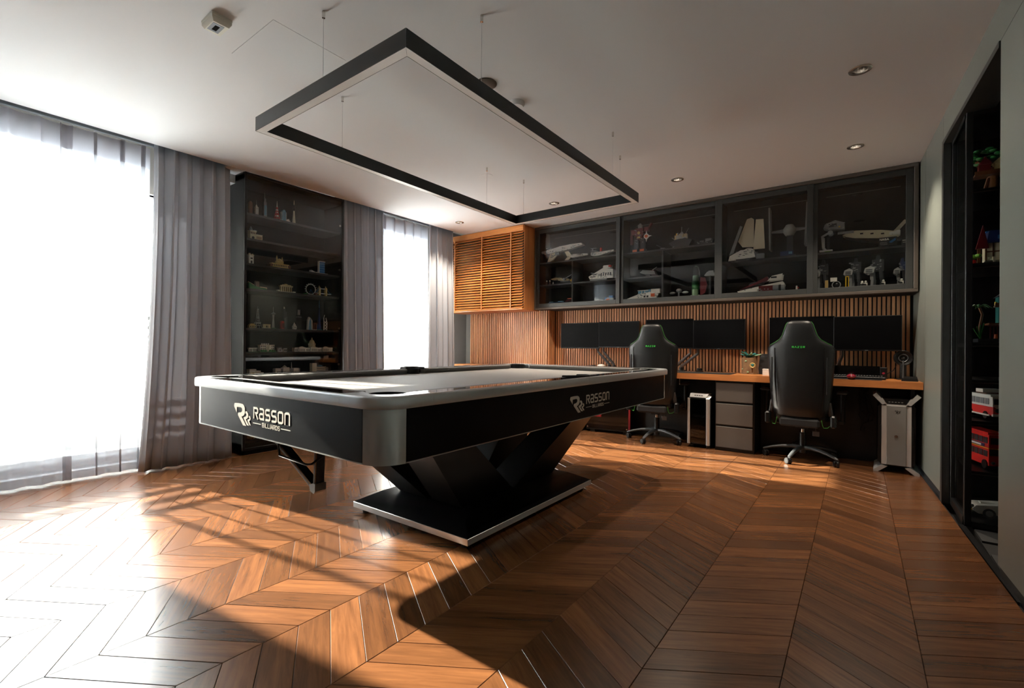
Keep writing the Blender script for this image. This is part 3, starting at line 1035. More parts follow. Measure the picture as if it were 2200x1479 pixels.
# ------------------------------------------------------------------ suspended light frame over the table
LX0, LX1, LY0, LY1, LZ0, LZ1 = -2.630, -1.412, 1.203, 3.590, 2.157, 2.232
PWD = .044
lf = empty('pendant_light', ((LX0 + LX1) / 2, (LY0 + LY1) / 2, LZ0), 0, 'large black rectangular frame light hung on wires over the pool table', 'ceiling light')
ox, oy = (LX0 + LX1) / 2, (LY0 + LY1) / 2
hx, hy = (LX1 - LX0) / 2, (LY1 - LY0) / 2
hz = LZ1 - LZ0
def mitre(poly, b, z0, z1):
    b.prism(poly, z0, z1)
e = .0008
for nm, poly in (('profile', [(-hx + e, -hy), (hx - e, -hy), (hx - PWD - e, -hy + PWD), (-hx + PWD + e, -hy + PWD)]), ('profile', [(hx, -hy + e), (hx, hy - e), (hx - PWD, hy - PWD - e), (hx - PWD, -hy + PWD + e)]),
                 ('profile', [(hx - e, hy), (-hx + e, hy), (-hx + PWD + e, hy - PWD), (hx - PWD - e, hy - PWD)]), ('profile', [(-hx, hy - e), (-hx, -hy + e), (-hx + PWD, -hy + PWD + e), (-hx + PWD, hy - PWD - e)])):
    B().prism(poly, .004, hz).build('profile', 'black_metal', lf)
    c = Vector((sum(p[0] for p in poly) / 4, sum(p[1] for p in poly) / 4))
    # bottom lips and opal diffuser strip
    P4 = [Vector(p) for p in poly]
    def mixp(t): return [P4[0].lerp(P4[3], t), P4[1].lerp(P4[2], t)]
    for t0, t1, m_, z0, z1, nm2 in ((0, .045, 'black_metal', 0, .004, 'lip'), (.955, 1, 'black_metal', 0, .004, 'lip'), (.05, .95, 'diffuser', .0005, .004, 'diffuser')):
        a, b2 = mixp(t0), mixp(t1)
        B().prism([tuple(a[0]), tuple(a[1]), tuple(b2[1]), tuple(b2[0])], z0, z1).build(nm2, m_, lf)
xw, yw = hx - .022, hy - .022
for (x, y) in ((-2.017, LY0 + .022), (LX1 - .022, 1.678), (LX0 + .022, 1.718), (LX1 - .022, 3.146), (-1.562, LY1 - .022), (LX0 + .022, 3.138), (-2.518, LY1 - .022)):
    x -= ox; y -= oy
    b = B().cyl((x, y, hz), .0011, .0011, ZC - LZ1 - .0005, 6)
    wv = b.build('wire', 'alu', lf)
    B().cyl((x, y, hz), .004, .004, .018, 10).build('ferrule', 'chrome', wv)
    B().cyl((x, y, ZC - LZ0 - .03), .007, .008, .0295, 12).build('anchor', 'chrome', wv)

# ceiling fittings
for (x, y), lb in zip(DOWN, ('middle recessed downlight above the gap between the two chairs', 'recessed downlight beside the far corner of the hanging light frame', 'recessed downlight near the louvred cabinet and curtain', 'recessed downlight over the chair by the right wall', 'recessed downlight nearest the viewer on the right of the ceiling')):
    d = empty('downlight', (x, y, ZC), 0, lb, 'downlight', 'recessed downlights')
    B().lathe([(.033, .0), (.055, 0), (.055, -.003), (.050, -.005), (.037, -.004), (.033, .0), (.033, .03)], (0, 0, 0), 28).build('ring', 'alu_light', d)
    B().lathe([(.033, -.001), (.024, .07), (.023, .07), (.032, -.001)], (0, 0, 0), 24).build('reflector', 'chrome', d)
    B().lathe([(0, .066), (.028, .066), (.028, .09), (0, .09)], (0, 0, 0), 20).build('lens', 'tblack', d)
    sl = bpy.data.lights.new('downlight_beam', 'SPOT')
    sl.energy = LAMP * (.15 if y < 4 else 1.0)
    sl.color = (1.0, .85, .68)
    sl.spot_size = radians(110)
    sl.spot_blend = .6
    sl.shadow_soft_size = .02
    so = bpy.data.objects.new('downlight_beam', sl)
    COL.objects.link(so)
    so.parent = d
    so.location = (0, 0, .022)
gs = empty('air_sensor', (-2.492, .957, ZC), 0, 'square white air sensor box with small dark display on the ceiling', 'sensor')
B().box(-.062, .062, -.045, .045, -.014, 0, .002).build('back_plate', 'sensor_white', gs)
b = B()
b.loft([[(x * .060, y * .043, -.012) for x, y in ((-1, 1), (1, 1), (1, -1), (-1, -1))], [(x * .060, y * .043, -.024) for x, y in ((-1, 1), (1, 1), (1, -1), (-1, -1))], [(x * .050, y * .034, -.040) for x, y in ((-1, 1), (1, 1), (1, -1), (-1, -1))]])
b.build('body', 'sensor_white', gs)
B().box(-.034, .040, -.030, .018, -.0412, -.039).build('face', 'sensor_grey', gs)
B().box(-.020, .026, -.016, .004, -.0420, -.0405).build('display', 'screen_black', gs)
for loc, r, h, lb in (((-1.78, 2.13), .062, .012, 'flat round tan cover on the ceiling behind the light frame'), ((-1.76, 2.41), .050, .030, 'small domed detector on the ceiling behind the light frame'), ((-2.735, 3.29), .055, .003, 'faint round white blanking cap flush on the ceiling inside the light frame')):
    o = B().lathe([(0, 0), (r, 0), (r * 1.0, -h * .4), (r * .8, -h), (0, -h)], (*loc, ZC), 28).build('ceiling_cap', 'frame_bronze' if r > .06 else 'ceiling_paint')
    tag(o, lb, 'ceiling cap')

# ------------------------------------------------------------------ tall black display cabinet on the window side
CB = empty('display_cabinet', (-4.43, 2.447, 0), 0, 'tall black glass-fronted display cabinet standing between two grey drapes', 'cabinet')
hw = .505
D = .36
b = B()
b.box(-D, -.02, -hw, hw, 2.50, 2.559).box(-D, -.02, -hw, -hw + .02, 0, 2.545).box(-D, -.02, hw - .02, hw, 0, 2.545).box(-D, -.02, -hw, hw, 2.50, 2.545).box(-D, -.02, -hw, hw, 0, .10).box(-D, -D + .015, -hw, hw, 0, 2.545)
b.build('carcass', 'cabinet_dark', CB)
LS = [2.205, 1.975, 1.745, 1.515, 1.155, .928, .71, .42]
for z in LS:
    B().box(-D + .016, -.045, -hw + .021, hw - .021, z - .022, z, .002).build('shelf', 'cabinet_shelf', CB)
B().box(-D + .016, -.045, -hw + .021, hw - .021, .10, .118, .002).build('shelf', 'cabinet_shelf', CB)
b = B()
fw = .022
b.box(-.018, 0, -hw, -hw + fw, .04, 2.557, .002).box(-.018, 0, hw - fw, hw, .04, 2.557, .002).box(-.018, 0, -hw + fw, hw - fw, 2.557 - fw, 2.557, .002).box(-.018, 0, -hw + fw, hw - fw, .04, .04 + fw, .002)
dr = b.build('door', 'cabinet_black', CB)
B().box(-.011, -.006, -hw + fw, hw - fw, .04 + fw, 2.557 - fw).build('glass', 'cab_glass', dr)
for z in (2.27, 1.80, 1.18, .80):
    B().cyl((-.012, hw - .045, z), .012, .012, .006, 12, None, 'x').build('hinge_cup', 'chrome', dr)

# ------------------------------------------------------------------ wall cabinets over the desk with four sliding glass doors
CY, CX0, CX1b, CZ0, CZ1 = 5.104, -3.417, .398, 1.485, 2.558
WC = empty('wall_cabinet', ((CX0 + CX1b) / 2, CY, CZ0), 0, 'long dark wall cabinet with four sliding glass doors above the desk', 'cabinet')
ox = (CX0 + CX1b) / 2
l0, l1 = CX0 - ox, CX1b - ox
H = CZ1 - CZ0
b = B()
b.box(l0, l1, .055, .356, 0, .02).box(l0, l1, .055, .356, H - .02, H).box(l0, l0 + .02, .055, .356, .02, H - .02).box(l1 - .02, l1, .055, .356, .02, H - .02).box(l0, l1, .342, .356, .02, H - .02)
b.build('carcass', 'cabinet_dark', WC)
b = B()
b.box(l0, l1, -.004, .054, 0, .026, .003).box(l0, l1, -.004, .054, H - .030, H, .003).box(l0, l0 + .022, -.004, .054, .026, H - .030, .003).box(l1 - .030, l1, -.004, .054, .026, H - .030, .003)
b.build('surround', 'frame_bronze', WC)
SB = .335
def shelf(x0, x1, z, t=.02):
    B().box(x0 - ox, x1 - ox, .07, .34, z - t - CZ0, z - CZ0, .002).build('shelf', 'cabinet_shelf', WC)
def div(x, z0, z1):
    B().box(x - .010 - ox, x + .010 - ox, .07, .34, z0 - CZ0, z1 - CZ0, .002).build('divider', 'cabinet_shelf', WC)
shelf(CX0 + .021, -2.265, 2.105)
shelf(CX0 + .021, -2.905, 1.815); shelf(-2.883, -2.265, 1.815)
div(-2.894, 1.536, 2.084)
div(-2.254, 1.536, 2.526)
shelf(-2.243, -1.165, 2.105)
shelf(-2.243, -1.765, 1.815)
div(-1.754, 1.536, 2.084)
div(-1.154, 1.536, 2.526)
shelf(-1.143, -.356, 1.895)
div(-.345, 1.536, 2.526)
shelf(-.334, CX1b - .021, 1.895)
B().box(l0 + .021, l1 - .021, .07, .34, .021, .050, .002).build('shelf', 'cabinet_shelf', WC)
for n, (x0, x1, fr) in enumerate(((CX0 + .024, -2.232, 1), (-2.245, -1.150, 0), (-1.170, -.338, 1), (-.352, CX1b - .032, 0))):
    yo = 0.004 if fr else .026
    st = .048
    b = B()
    z0, z1 = .028, H - .034
    a0, a1 = x0 - ox, x1 - ox
    b.box(a0, a0 + st, yo, yo + .018, z0, z1, .002).box(a1 - st, a1, yo, yo + .018, z0, z1, .002).box(a0 + st, a1 - st, yo, yo + .018, z0, z0 + st, .002).box(a0 + st, a1 - st, yo, yo + .018, z1 - st, z1, .002)
    d = b.build('sliding_door', 'door_frame', WC)
    B().box(a0 + st, a1 - st, yo + .006, yo + .011, z0 + st, z1 - st).build('glass', 'cab_glass', d)
    B().box(a0 + st + .05, a1 - st - .02, .30, .312, H - .10, H - .094).build('light_strip', 'alu_light', WC)

# ------------------------------------------------------------------ louvred oak cabinet in the corner
LCY, LCX0, LCX1, LCZ0, LCZ1 = 4.85, -4.74, -3.420, 1.475, 2.555
LC = empty('louvred_cabinet', ((LCX0 + LCX1) / 2, LCY, LCZ0), 0, 'orange oak wall cabinet with slatted louvre doors in the far corner', 'cabinet')
ox = (LCX0 + LCX1) / 2
h = LCZ1 - LCZ0
w2 = (LCX1 - LCX0) / 2
B().box(-w2, w2 - .0, .03, .36, 0, h, .002).build('carcass', 'oak_side', LC)
B().box(-w2 + .002, w2 - .012, .0275, .0298, .018, h - .075).build('gap_shade', 'black_matte', LC)  # black sheet added so the gaps between the slats look shaded
B().box(-w2, w2, -.006, .029, h - .075, h, .002).build('top_rail', 'oak_louvre', LC)
B().box(-w2, w2, -.006, .029, 0, .018, .002).build('bottom_rail', 'oak_louvre', LC)
ST = [-4.591, -4.095, -3.605]
for x in ST:
    B().box(x - .008 - ox, x + .008 - ox, -.022, .029, .018, h - .075, .002).build('stile', 'oak_side', LC)
edges = [(LCX0, ST[0] - .008), (ST[0] + .008, ST[1] - .008), (ST[1] + .008, ST[2] - .008), (ST[2] + .008, LCX1 - .004)]
NSL = 29
pz = (h - .075 - .018) / NSL
for x0, x1 in edges:
    wd_ = x1 - x0 - .002
    dm = empty('louvre_door', ((x0 + x1) / 2 - ox, 0, 0))
    dm.parent = LC
    sm = B().prism([(.020, .026), (.026, .024), (-.012, -.005), (-.019, -.002)], -wd_ / 2, wd_ / 2, 'x').mesh('slat', 'oak_louvre')
    for k in range(NSL):
        inst('slat', sm, dm, (0, .0, .018 + pz * k + .006))

# ------------------------------------------------------------------ desk
DY, DZ = 4.88, .745
DX0, DX1 = -4.70, RW(5.1) - .008
dk = empty('desk', ((DX0 + DX1) / 2, DY, 0), 0, 'long built-in desk with thick oak top and dark base along the slatted wall', 'desk')
ox = (DX0 + DX1) / 2
b = B().prism([(DX0 - ox, 0), (RW(DY) - .010 - ox, 0), (RW(5.45) - .010 - ox, 5.435 - DY), (-3.345 - ox, 5.435 - DY), (-3.345 - ox, 5.248 - DY), (DX0 - ox, 5.248 - DY)], DZ - .058, DZ)
b.build('desk_top', 'oak_desk', dk)
B().box(-3.34 - ox, DX1 - .012 - ox, .40, .42, .0, DZ - .059).build('modesty_panel', 'cabinet_black', dk)
for x in (-3.30, -2.66, DX1 - .05):
    B().box(x - .012 - ox, x + .012 - ox, .08, .42, 0, DZ - .059).build('side_panel', 'cabinet_black', dk)
B().box(DX0 + .02 - ox, -3.34 - ox, .06, .36, 0, DZ - .059, .002).build('cupboard', 'cabinet_dark', dk)
pd = empty('drawer_pedestal', (-.958, 4.905, 0), 0, 'taupe three-drawer pedestal under the desk between the two chairs', 'drawer unit')
B().box(-.175, .175, .02, .44, 0, .685, .002).build('carcass', 'cabinet_black', pd)
for z0, z1 in ((.035, .238), (.258, .462), (.482, .664)):
    B().box(-.165, .162, 0, .019, z0, z1, .002).build('drawer', 'lam_taupe', pd)

# ------------------------------------------------------------------ monitors on twin arms
def monitor(cx, y, z0, w, h, rz, label, group):
    m = empty('monitor', (cx, y, z0), rz, label, 'monitor', group)
    B().box(-w / 2, w / 2, 0, .022, 0, h, .004).box(-.12, .12, .02, .045, h * .25, h * .75, .006).build('housing', 'plastic_black', m)
    B().box(-w / 2 + .006, w / 2 - .006, -.0012, .001, .014, h - .006).build('screen', 'screen', m)
    B().box(-.012, .012, -.002, .001, .002, .010).build('badge', 'plastic_grey', m)
    return m
GM = 'black monitors above the desk'
monitor(-2.805, 5.215, .985, .535, .320, radians(1.5), 'black monitor farthest left, first of the row', GM)
monitor(-2.285, 5.205, .998, .515, .312, radians(-1.5), 'black monitor second from left, beside the headrest of the left chair', GM)
monitor(-1.690, 5.215, .995, .520, .325, radians(2), 'black monitor mostly behind the headrest of the left chair', GM)
monitor(-1.172, 5.205, .990, .510, .312, radians(-1), 'black monitor between the two chairs, right of its twin arm', GM)
monitor(-.440, 5.215, .990, .530, .318, radians(1), 'black monitor hidden mostly by the headrest of the right chair', GM)
monitor(.060, 5.205, .988, .485, .312, radians(-1.5), 'black monitor nearest the right wall', GM)
def arm(x, y, label, lean, tops):
    a = empty('monitor_stand', (x, y, DZ), 0, label, 'monitor arm', 'twin monitor arms')
    b = B().cb(0, 0, 0, .13, .11, .012, .004)
    b.cyl((-.03, 0, .012), .024, .022, .030, 16).cyl((.03, 0, .012), .024, .022, .030, 16)
    b.build('base', 'plastic_black', a)
    for s, (tx, tz) in zip((-.03, .03), tops):
        pts = [(s, 0, .035), (s, .0, .05), (tx, -.02, tz - .07), (tx, -.03, tz - .05), (tx, -.03, tz)]
        B().tube(pts, [.015, .017, .014, .013, .013], 10).build('arm', 'arm_metal', a)
        B().cyl((tx, -.03, tz), .018, .018, .04, 14).build('joint', 'plastic_black', a)
arm(-2.395, 5.27, 'grey twin monitor arm in front of the slats left of the left chair', -1, ((-.17, .27), (-.095, .27)))
arm(-1.60, 5.27, 'grey twin monitor arm just right of the left chair', 1, ((.135, .27), (.215, .27)))
arm(-.20, 5.36, 'twin monitor arm partly hidden behind the right chair', 1, ((-.09, .27), (.08, .27)))

# ------------------------------------------------------------------ gaming chairs
def make_chair(loc, rz, label):
    c = empty('gaming_chair', loc, rz, label, 'chair', 'gaming chairs')
    # backrest: stacked super-elliptical sections, front towards +Y
    prof = [(.405, .185, .050, -.205), (.42, .205, .062, -.207), (.50, .222, .072, -.212), (.62, .232, .075, -.220), (.76, .242, .072, -.230), (.88, .250, .068, -.240), (.96, .254, .062, -.247),
            (1.01, .250, .058, -.252), (1.035, .232, .055, -.255), (1.06, .190, .052, -.257), (1.085, .155, .050, -.259), (1.12, .132, .048, -.261), (1.17, .116, .046, -.263), (1.215, .102, .042, -.265), (1.236, .088, .034, -.266), (1.246, .060, .020, -.266)]
    def sec(z, hw, t, y0, n=36):
        r = []
        for i in range(n):
            a = 2 * pi * i / n
            ca, sa = cos(a), sin(a)
            x = hw * math.copysign(abs(ca) ** .55, ca)
            yy = t * math.copysign(abs(sa) ** .6, sa)
            k = min(1, abs(x) / .26)
            r.append((x, y0 + yy + .055 * k * k, z))
        return r
    rings = [sec(*p) for p in prof]
    B().loft(rings).build('backrest', 'leather', c, ang=60)
    def back_y(x, p):
        k = min(1, abs(x) / .26)
        return p[3] - p[2] + .055 * k * k
    for s in (1, -1):
        pts = []
        for p in prof[8:15]:
            x = s * p[1] * .985
            pts.append((x, p[3] - p[2] * .45 + .055 * min(1, abs(x) / .26) ** 2, p[0]))
        B().tube(pts, .0024, 6).build('piping', 'green_trim', c)
        pts = [(s * min(p[1] - .055, .185), back_y(.185, p) + .008, p[0]) for p in prof[1:8]]
        B().tube(pts, .005, 6).build('seam', 'leather', c)
        B().box(s * .20, s * .208, -.297, -.280, .62, .93, .002).build('strap_slot', 'black_matte', c)
    b2 = B()
    lettering(b2, 'RvZEr', -.050, 1.010, .0155, 1.32, .17, Matrix.Translation((0, -.3105, 0)), .003)
    b2.build('lettering', 'green_text', c)
    # seat
    st = [(-.235, .17, .02), (-.21, .20, .045), (-.05, .222, .058), (.12, .232, .060), (.24, .222, .050), (.275, .19, .02)]
    rings = []
    for y, hw, t in st:
        r = []
        for i in range(28):
            a = 2 * pi * i / 28
            ca, sa = cos(a), sin(a)
            x = hw * math.copysign(abs(ca) ** .5, ca)
            z = t * math.copysign(abs(sa) ** .7, sa)
            r.append((x, y, .405 + z + (.03 * (abs(x) / hw) ** 4 if sa > 0 else 0)))
        rings.append(r)
    B().loft(rings).build('seat', 'leather', c, ang=60)
    B().cb(0, -.245, .325, .30, .05, .075, .015).build('seat_rear_panel', 'fabric_black', c)
    for s in (1, -1):
        B().tube([(s * .165, -.272, .40), (s * .172, -.275, .36), (s * .18, -.265, .335), (s * .205, -.24, .335), (s * .222, -.18, .35)], .0024, 6).build('piping', 'green_trim', c)
        B().cb(s * .245, -.215, .335, .042, .085, .105, .012).build('hinge_cover', 'plastic_black', c)
        B().cb(s * .225, -.19, .43, .035, .05, .12, .010, ry=radians(-8 * s)).build('recline_bracket', 'leather_brown', c)
        am = B().cb(s * .285, .02, .345, .05, .06, .03, .006).cb(s * .296, .02, .36, .034, .05, .255, .010)
        am = am.build('armrest_post', 'plastic_black', c)
        B().cb(s * .292, .03, .612, .092, .25, .028, .012).build('armrest_pad', 'plastic_black', am)
    b = B().cb(0, .02, .322, .22, .26, .022, .006).cb(0, -.01, .285, .10, .16, .04, .01)
    b.build('tilt_mechanism', 'plastic_black', c)
    B().tube([(-.05, 0, .31), (-.12, -.01, .312), (-.17, -.02, .318)], .006, 8).tube([(-.165, -.02, .317), (-.215, -.02, .322)], .012, 8).build('lever', 'plastic_black', c)
    B().cyl((0, 0, .20), .015, .015, .10, 16).build('piston', 'chrome', c)
    B().lathe([(0, .06), (.030, .06), (.032, .10), (.028, .115), (.026, .24), (.022, .245), (0, .245)], n=20).build('gas_column', 'plastic_black', c)
    B().tube([(.115, -.20, .335), (.12, -.20, .29)], .002, 6).cb(.12, -.20, .25, .05, .004, .042, .002).build('tag', 'plastic_grey', c)
    for k in range(5):
        a = radians(72 * k + 90 + 24)
        M = Matrix.Rotation(a, 4, 'Z')
        rings = []
        for rr, zz, w, hh in ((.02, .105, .030, .020), (.08, .112, .026, .017), (.16, .105, .022, .014), (.24, .088, .018, .012), (.30, .068, .016, .011), (.318, .062, .010, .008)):
            rings.append([(rr, w * cos(2 * pi * i / 12), zz + hh * sin(2 * pi * i / 12)) for i in range(12)])
        B().loft(rings, True, M).build('leg', 'plastic_grey', c, ang=60)
        ct = empty('caster', (.305 * cos(a), .305 * sin(a), 0), a + [.4, -.7, 1.1, 2.0, -.3][k])
        ct.parent = c
        for s in (1, -1):
            B().lathe([(0, -.009), (.022, -.009), (.027, -.005), (.027, .005), (.022, .009), (0, .009)], (-.014, s * .013, .0275), 18, 'y').build('wheel', 'plastic_black', ct)
        B().cyl((0, 0, .03), .006, .006, .035, 8).cb(-.008, 0, .038, .044, .010, .016, .004).build('fork', 'plastic_black', ct)
    return c
make_chair((-1.755, 5.03, 0), radians(7), 'grey-lit gaming chair with green trim at the middle of the desk, behind the pool table')
make_chair((-.400, 5.00, 0), radians(-2), 'black gaming chair with green trim at the desk, near the right wall')

# ------------------------------------------------------------------ computer towers
# silver tower with angled handles by the right wall
t = empty('computer_tower', (.252, 4.90, 0), radians(-2), 'large silver computer tower with angled handles under the desk by the right wall', 'computer')
hwid, dep = .108, .48
def octo(hw_, z0, z1, c, y):
    return [(-hw_, y, z0 + c), (-hw_ + c, y, z0), (hw_ - c, y, z0), (hw_, y, z0 + c), (hw_, y, z1 - c), (hw_ - c, y, z1), (-hw_ + c, y, z1), (-hw_, y, z1 - c)]
B().loft([octo(.118, .055, .565, .03, .012), octo(.118, .055, .565, .03, dep)]).build('case', 'plastic_black', t)
fr = B()
for x0, x1, bend in ((-.094, -.062, 1), (.062, .094, -1)):
    fr.loft([[(x0, 0, z), (x1, -.006, z), (x1, .02, z), (x0, .02, z)] for z in (.065, .545)])
fr.build('front_pillars', 'pc_silver', t)
B().box(-.062, .062, -.008, .018, .065, .548, .002).build('front_panel', 'pc_mid', t)
B().prism([(-.060, .558), (.060, .558), (.082, .602), (-.082, .602)], -.002, .20, 'y').build('port_block', 'plastic_black', t)
B().prism([(-.066, .550), (.066, .550), (.095, .606), (.088, .606), (.062, .557), (-.062, .557), (-.088, .606), (-.095, .606)], -.007, .005, 'y').build('port_surround', 'pc_silver', t)
b = B()
for k in range(5):
    b.box(-.05 + .02 * k, -.038 + .02 * k, -.0035, -.002, .572, .578)
b.build('ports', 'pc_mid', t)
for s in (1, -1):
    B().prism([(s * .062, .560), (s * .090, .552), (s * .152, .625), (s * .128, .645)], -.008, .46, 'y').build('handle', 'pc_silver', t)
    B().prism([(s * .055, .050), (s * .090, .058), (s * .146, -.0 + .012), (s * .146, .0), (s * .115, .0)], -.008, .46, 'y').build('foot', 'pc_silver', t)
    B().box(s * .119, s * .124, .02, .46, .09, .53, .002).build('side_glass', 'smoke_glass', t)
    B().prism([(s * .094, .22), (s * .106, .235), (s * .106, .375), (s * .094, .39)], -.004, .012, 'y').build('grip', 'black_matte', t)
B().lathe([(0, 0), (.011, 0), (.011, .004), (.008, .005), (0, .005)], (0, -.0125, .30), 18, 'y').build('power_button', 'chrome', t)
b = B()
for pts in ([(-.016, .012), (-.010, .016), (-.006, .008), (.0, .002), (.004, -.006), (.002, -.014)], [(-.004, .018), (.004, .014), (.004, .006), (-.004, .002), (-.008, -.006)], [(.018, .016), (.012, .006), (.016, .0), (.008, -.004)]):
    ribbon(b, pts, .0028, -.0014, 0, Matrix.Translation((.006, -.008, .492)))
b.build('emblem', 'plastic_black', t)
# slim tower with two fans
t = empty('computer_tower', (-1.285, 4.885, 0), radians(-4), 'slim bronze-framed computer tower showing two fans beside the drawer pedestal', 'computer')
B().box(-.105, .105, .03, .46, .03, .505, .004).build('case', 'plastic_black', t)
for x0, x1 in ((-.112, -.082), (.072, .106)):
    B().prism([(x0, .01), ((x0 + x1) / 2, -.004), (x1, .01), (x1, .035), (x0, .035)], .035, .495).build('front_pillar', 'pc_silver', t)
B().loft([[(-.085, 0, .508), (.075, 0, .508), (.075, .03, .508), (-.085, .03, .508)], [(-.085, .02, .545), (.095, .02, .545), (.095, .12, .545), (-.085, .12, .545)]]).build('top_block', 'pc_silver', t)
B().loft([[(.072, 0, .497), (.106, .005, .497), (.106, .03, .497), (.072, .03, .497)], [(.085, .02, .53), (.118, .03, .523), (.118, .06, .523), (.085, .06, .53)]]).build('corner_piece', 'pc_silver', t)
b = B()
for k in range(4):
    b.box(-.04 + .022 * k, -.026 + .022 * k, .006, .012, .524, .530)
b.build('ports', 'tblack', t)
B().box(-.082, .072, .005, .009, .05, .49).build('front_glass', 'smoke_glass', t)
for zc in (.165, .355):
    fn = B().lathe([(.060, 0), (.066, 0), (.066, .02), (.060, .02), (.060, 0)], (-.004, .012, zc), 28, 'y').build('fan', 'plastic_grey', t)
    B().lathe([(0, 0), (.020, 0), (.020, .014), (0, .014)], (-.004, .012, zc), 20, 'y').build('hub', 'plastic_grey', fn)
    for k in range(9):
        a = 2 * pi * k / 9
        M = Matrix.Translation((-.004, .022, zc)) @ Matrix.Rotation(a, 4, 'Y')
        B().loft([[(.019, -.004, -.008), (.019, .004, .008), (.019, .006, .008), (.019, -.002, -.008)], [(.058, -.006, -.004), (.058, .006, .020), (.058, .008, .020), (.058, -.004, -.004)]], True, M).build('blade', 'plastic_grey', fn)
for x in (-.08, .08):
    B().box(x - .02, x + .02, .05, .40, 0, .03, .006).build('foot', 'plastic_black', t)
# red and black tower seen side on
t = empty('computer_tower', (-2.34, 5.06, 0), radians(7), 'black computer tower with red edges and glossy side under the desk behind the table', 'computer')
B().box(-.27, .255, .008, .21, .03, .47, .004).build('case', 'plastic_black', t)
B().box(-.262, .235, 0, .006, .045, .46).build('side_glass', 'rail_gloss', t)
B().box(.240, .262, -.006, .012, .05, .455, .003).box(-.02, .262, -.006, .008, .455, .472, .003).build('red_frame', 'pc_red', t)
B().box(-.25, -.08, -.002, -.0005, .185, .215).build('red_stripe', 'pc_red', t)
for x in (-.25, .222):
    B().cyl((x, -.004, .062), .009, .009, .005, 14, None, 'y').build('thumbscrew', 'chrome', t)
for x in (-.2, .2):
    B().box(x - .03, x + .03, .03, .19, 0, .03, .004).build('foot', 'plastic_black', t)

# ------------------------------------------------------------------ things on the desk
def T(name, m, b, loc, label, cat, rz=0, group=None, parts=()):
    o = b.build(name, m, None, loc)
    o.rotation_euler = (0, 0, rz)
    tag(o, label, cat, group)
    for nm, mm, bb in parts:
        bb.build(nm, mm, o)
    return o
T('laptop', 'plastic_grey', B().box(-.24, .24, -.15, .15, .006, .024, .006).box(-.2, .2, -.12, .12, 0, .006), (-2.90, 5.09, DZ), 'closed dark grey laptop lying on the left of the desk', 'laptop', radians(3))
T('card_holder', 'black_matte', B().loft([[(-.06, -.05, 0), (.06, -.05, 0), (.06, .05, 0), (-.06, .05, 0)], [(-.05, -.03, .030), (.06, -.04, .042), (.06, .03, .042), (-.05, .03, .030)]]), (-2.63, 5.16, DZ), 'small black wedge-shaped stand between the laptop and the keyboard', 'stand')
def keyboard(loc, rz, label, w=.40, pale='tw'):
    k = empty('keyboard', loc, rz, label, 'keyboard', 'keyboards')
    B().box(-w / 2, w / 2, -.066, .066, 0, .018, .004).build('base', 'plastic_black', k)
    b, b2 = B(), B()
    n = int(w / .0195) - 1
    for r in range(5):
        for i in range(n):
            x = -w / 2 + .014 + i * .0195
            (b2 if (r + i * 3) % 5 == 0 else b).box(x, x + .0165, -.058 + r * .0235, -.038 + r * .0235, .018, .029, .002)
    b.build('dark_keys', 'plastic_grey' if pale == 'tw' else 'plastic_black', k)
    b2.build('pale_keys', pale, k)
keyboard((-2.44, 5.045, DZ), radians(1), 'black keyboard with some pale keys on the desk left of the left chair')
keyboard((-.02, 5.07, DZ + .004), radians(-1), 'dark keyboard on the mat behind the right chair', .42, 'plastic_black')
T('smart_speaker', 'white_plastic', B().lathe([(0, 0), (.046, 0), (.050, .010), (.048, .034), (.036, .046), (0, .050)], n=28), (-2.545, 5.30, DZ), 'small white domed speaker on the desk by the left monitor arm', 'speaker')
mp = B().ell((0, 0, .012), .032, .058, .022)
T('mouse', 'plastic_black', B().ell((0, 0, .018), .030, .055, .018), (-2.18, 5.10, DZ), 'black mouse right of the keyboard left of the left chair', 'mouse')
T('desk_mat', 'fabric_black', B().box(-.28, .28, -.16, .16, 0, .003), (-1.28, 5.06, DZ), 'black desk mat on the desk right of the left chair', 'mat')
T('dial', 'plastic_black', B().lathe([(0, 0), (.040, 0), (.042, .010), (.026, .014), (.026, .034), (.022, .038), (0, .038)], n=24), (-1.385, 5.30, DZ), 'black round desk dial beside the twin monitor arm', 'dial')
pt = empty('plant_pot', (-.885, 5.235, DZ), 0, 'bark-covered brown pot with a teal rosette plant on the desk between the chairs', 'plant')
P('bark', (124, 96, 66), .8, bump=.9, bscale=60, var=.35)
rings = []
rnd = random.Random(5)
for z, r in ((0, .072), (.02, .070), (.07, .066), (.12, .068), (.165, .066)):
    rings.append([(r * (1 + .08 * sin(5 * a * 2 * pi / 28) + rnd.uniform(-.03, .03)) * cos(2 * pi * a / 28), r * (1 + .08 * sin(5 * a * 2 * pi / 28)) * sin(2 * pi * a / 28), z) for a in range(28)])
B().loft(rings).build('pot', 'bark', pt)
for k in range(15):
    a = 2 * pi * k / 15 + rnd.uniform(-.2, .2)
    L0 = .05 + .05 * rnd.random() if k % 5 else .115
    el = rnd.uniform(.1, .7)
    M = Matrix.Translation((0, 0, .168)) @ Matrix.Rotation(a, 4, 'Z') @ Matrix.Rotation(-el, 4, 'Y')
    B().loft([[(x, w * cos(2 * pi * i / 8), .006 * sin(2 * pi * i / 8) + .1 * x * x) for i in range(8)] for x, w in ((0, .008), (L0 * .4, .018), (L0 * .8, .013), (L0, .001))], True, M).build('leaf', 'tteal' if k % 3 else 'tpgreen', pt)
o = B().lathe([(0, 0), (.018, 0), (.027, .012), (.022, .020), (.014, .014), (0, .010)], (.045, -.068, .09), 18, 'y')
o = B().add([(x, -.072 - (y + .068), z) for x, y, z in o.v], [f[::-1] for f in o.f])
o.build('knot', 'tgold', pt)
B().ell((.045, -.088, .093), .014, .008, .014).build('knot_leaf', 'tteal', pt)
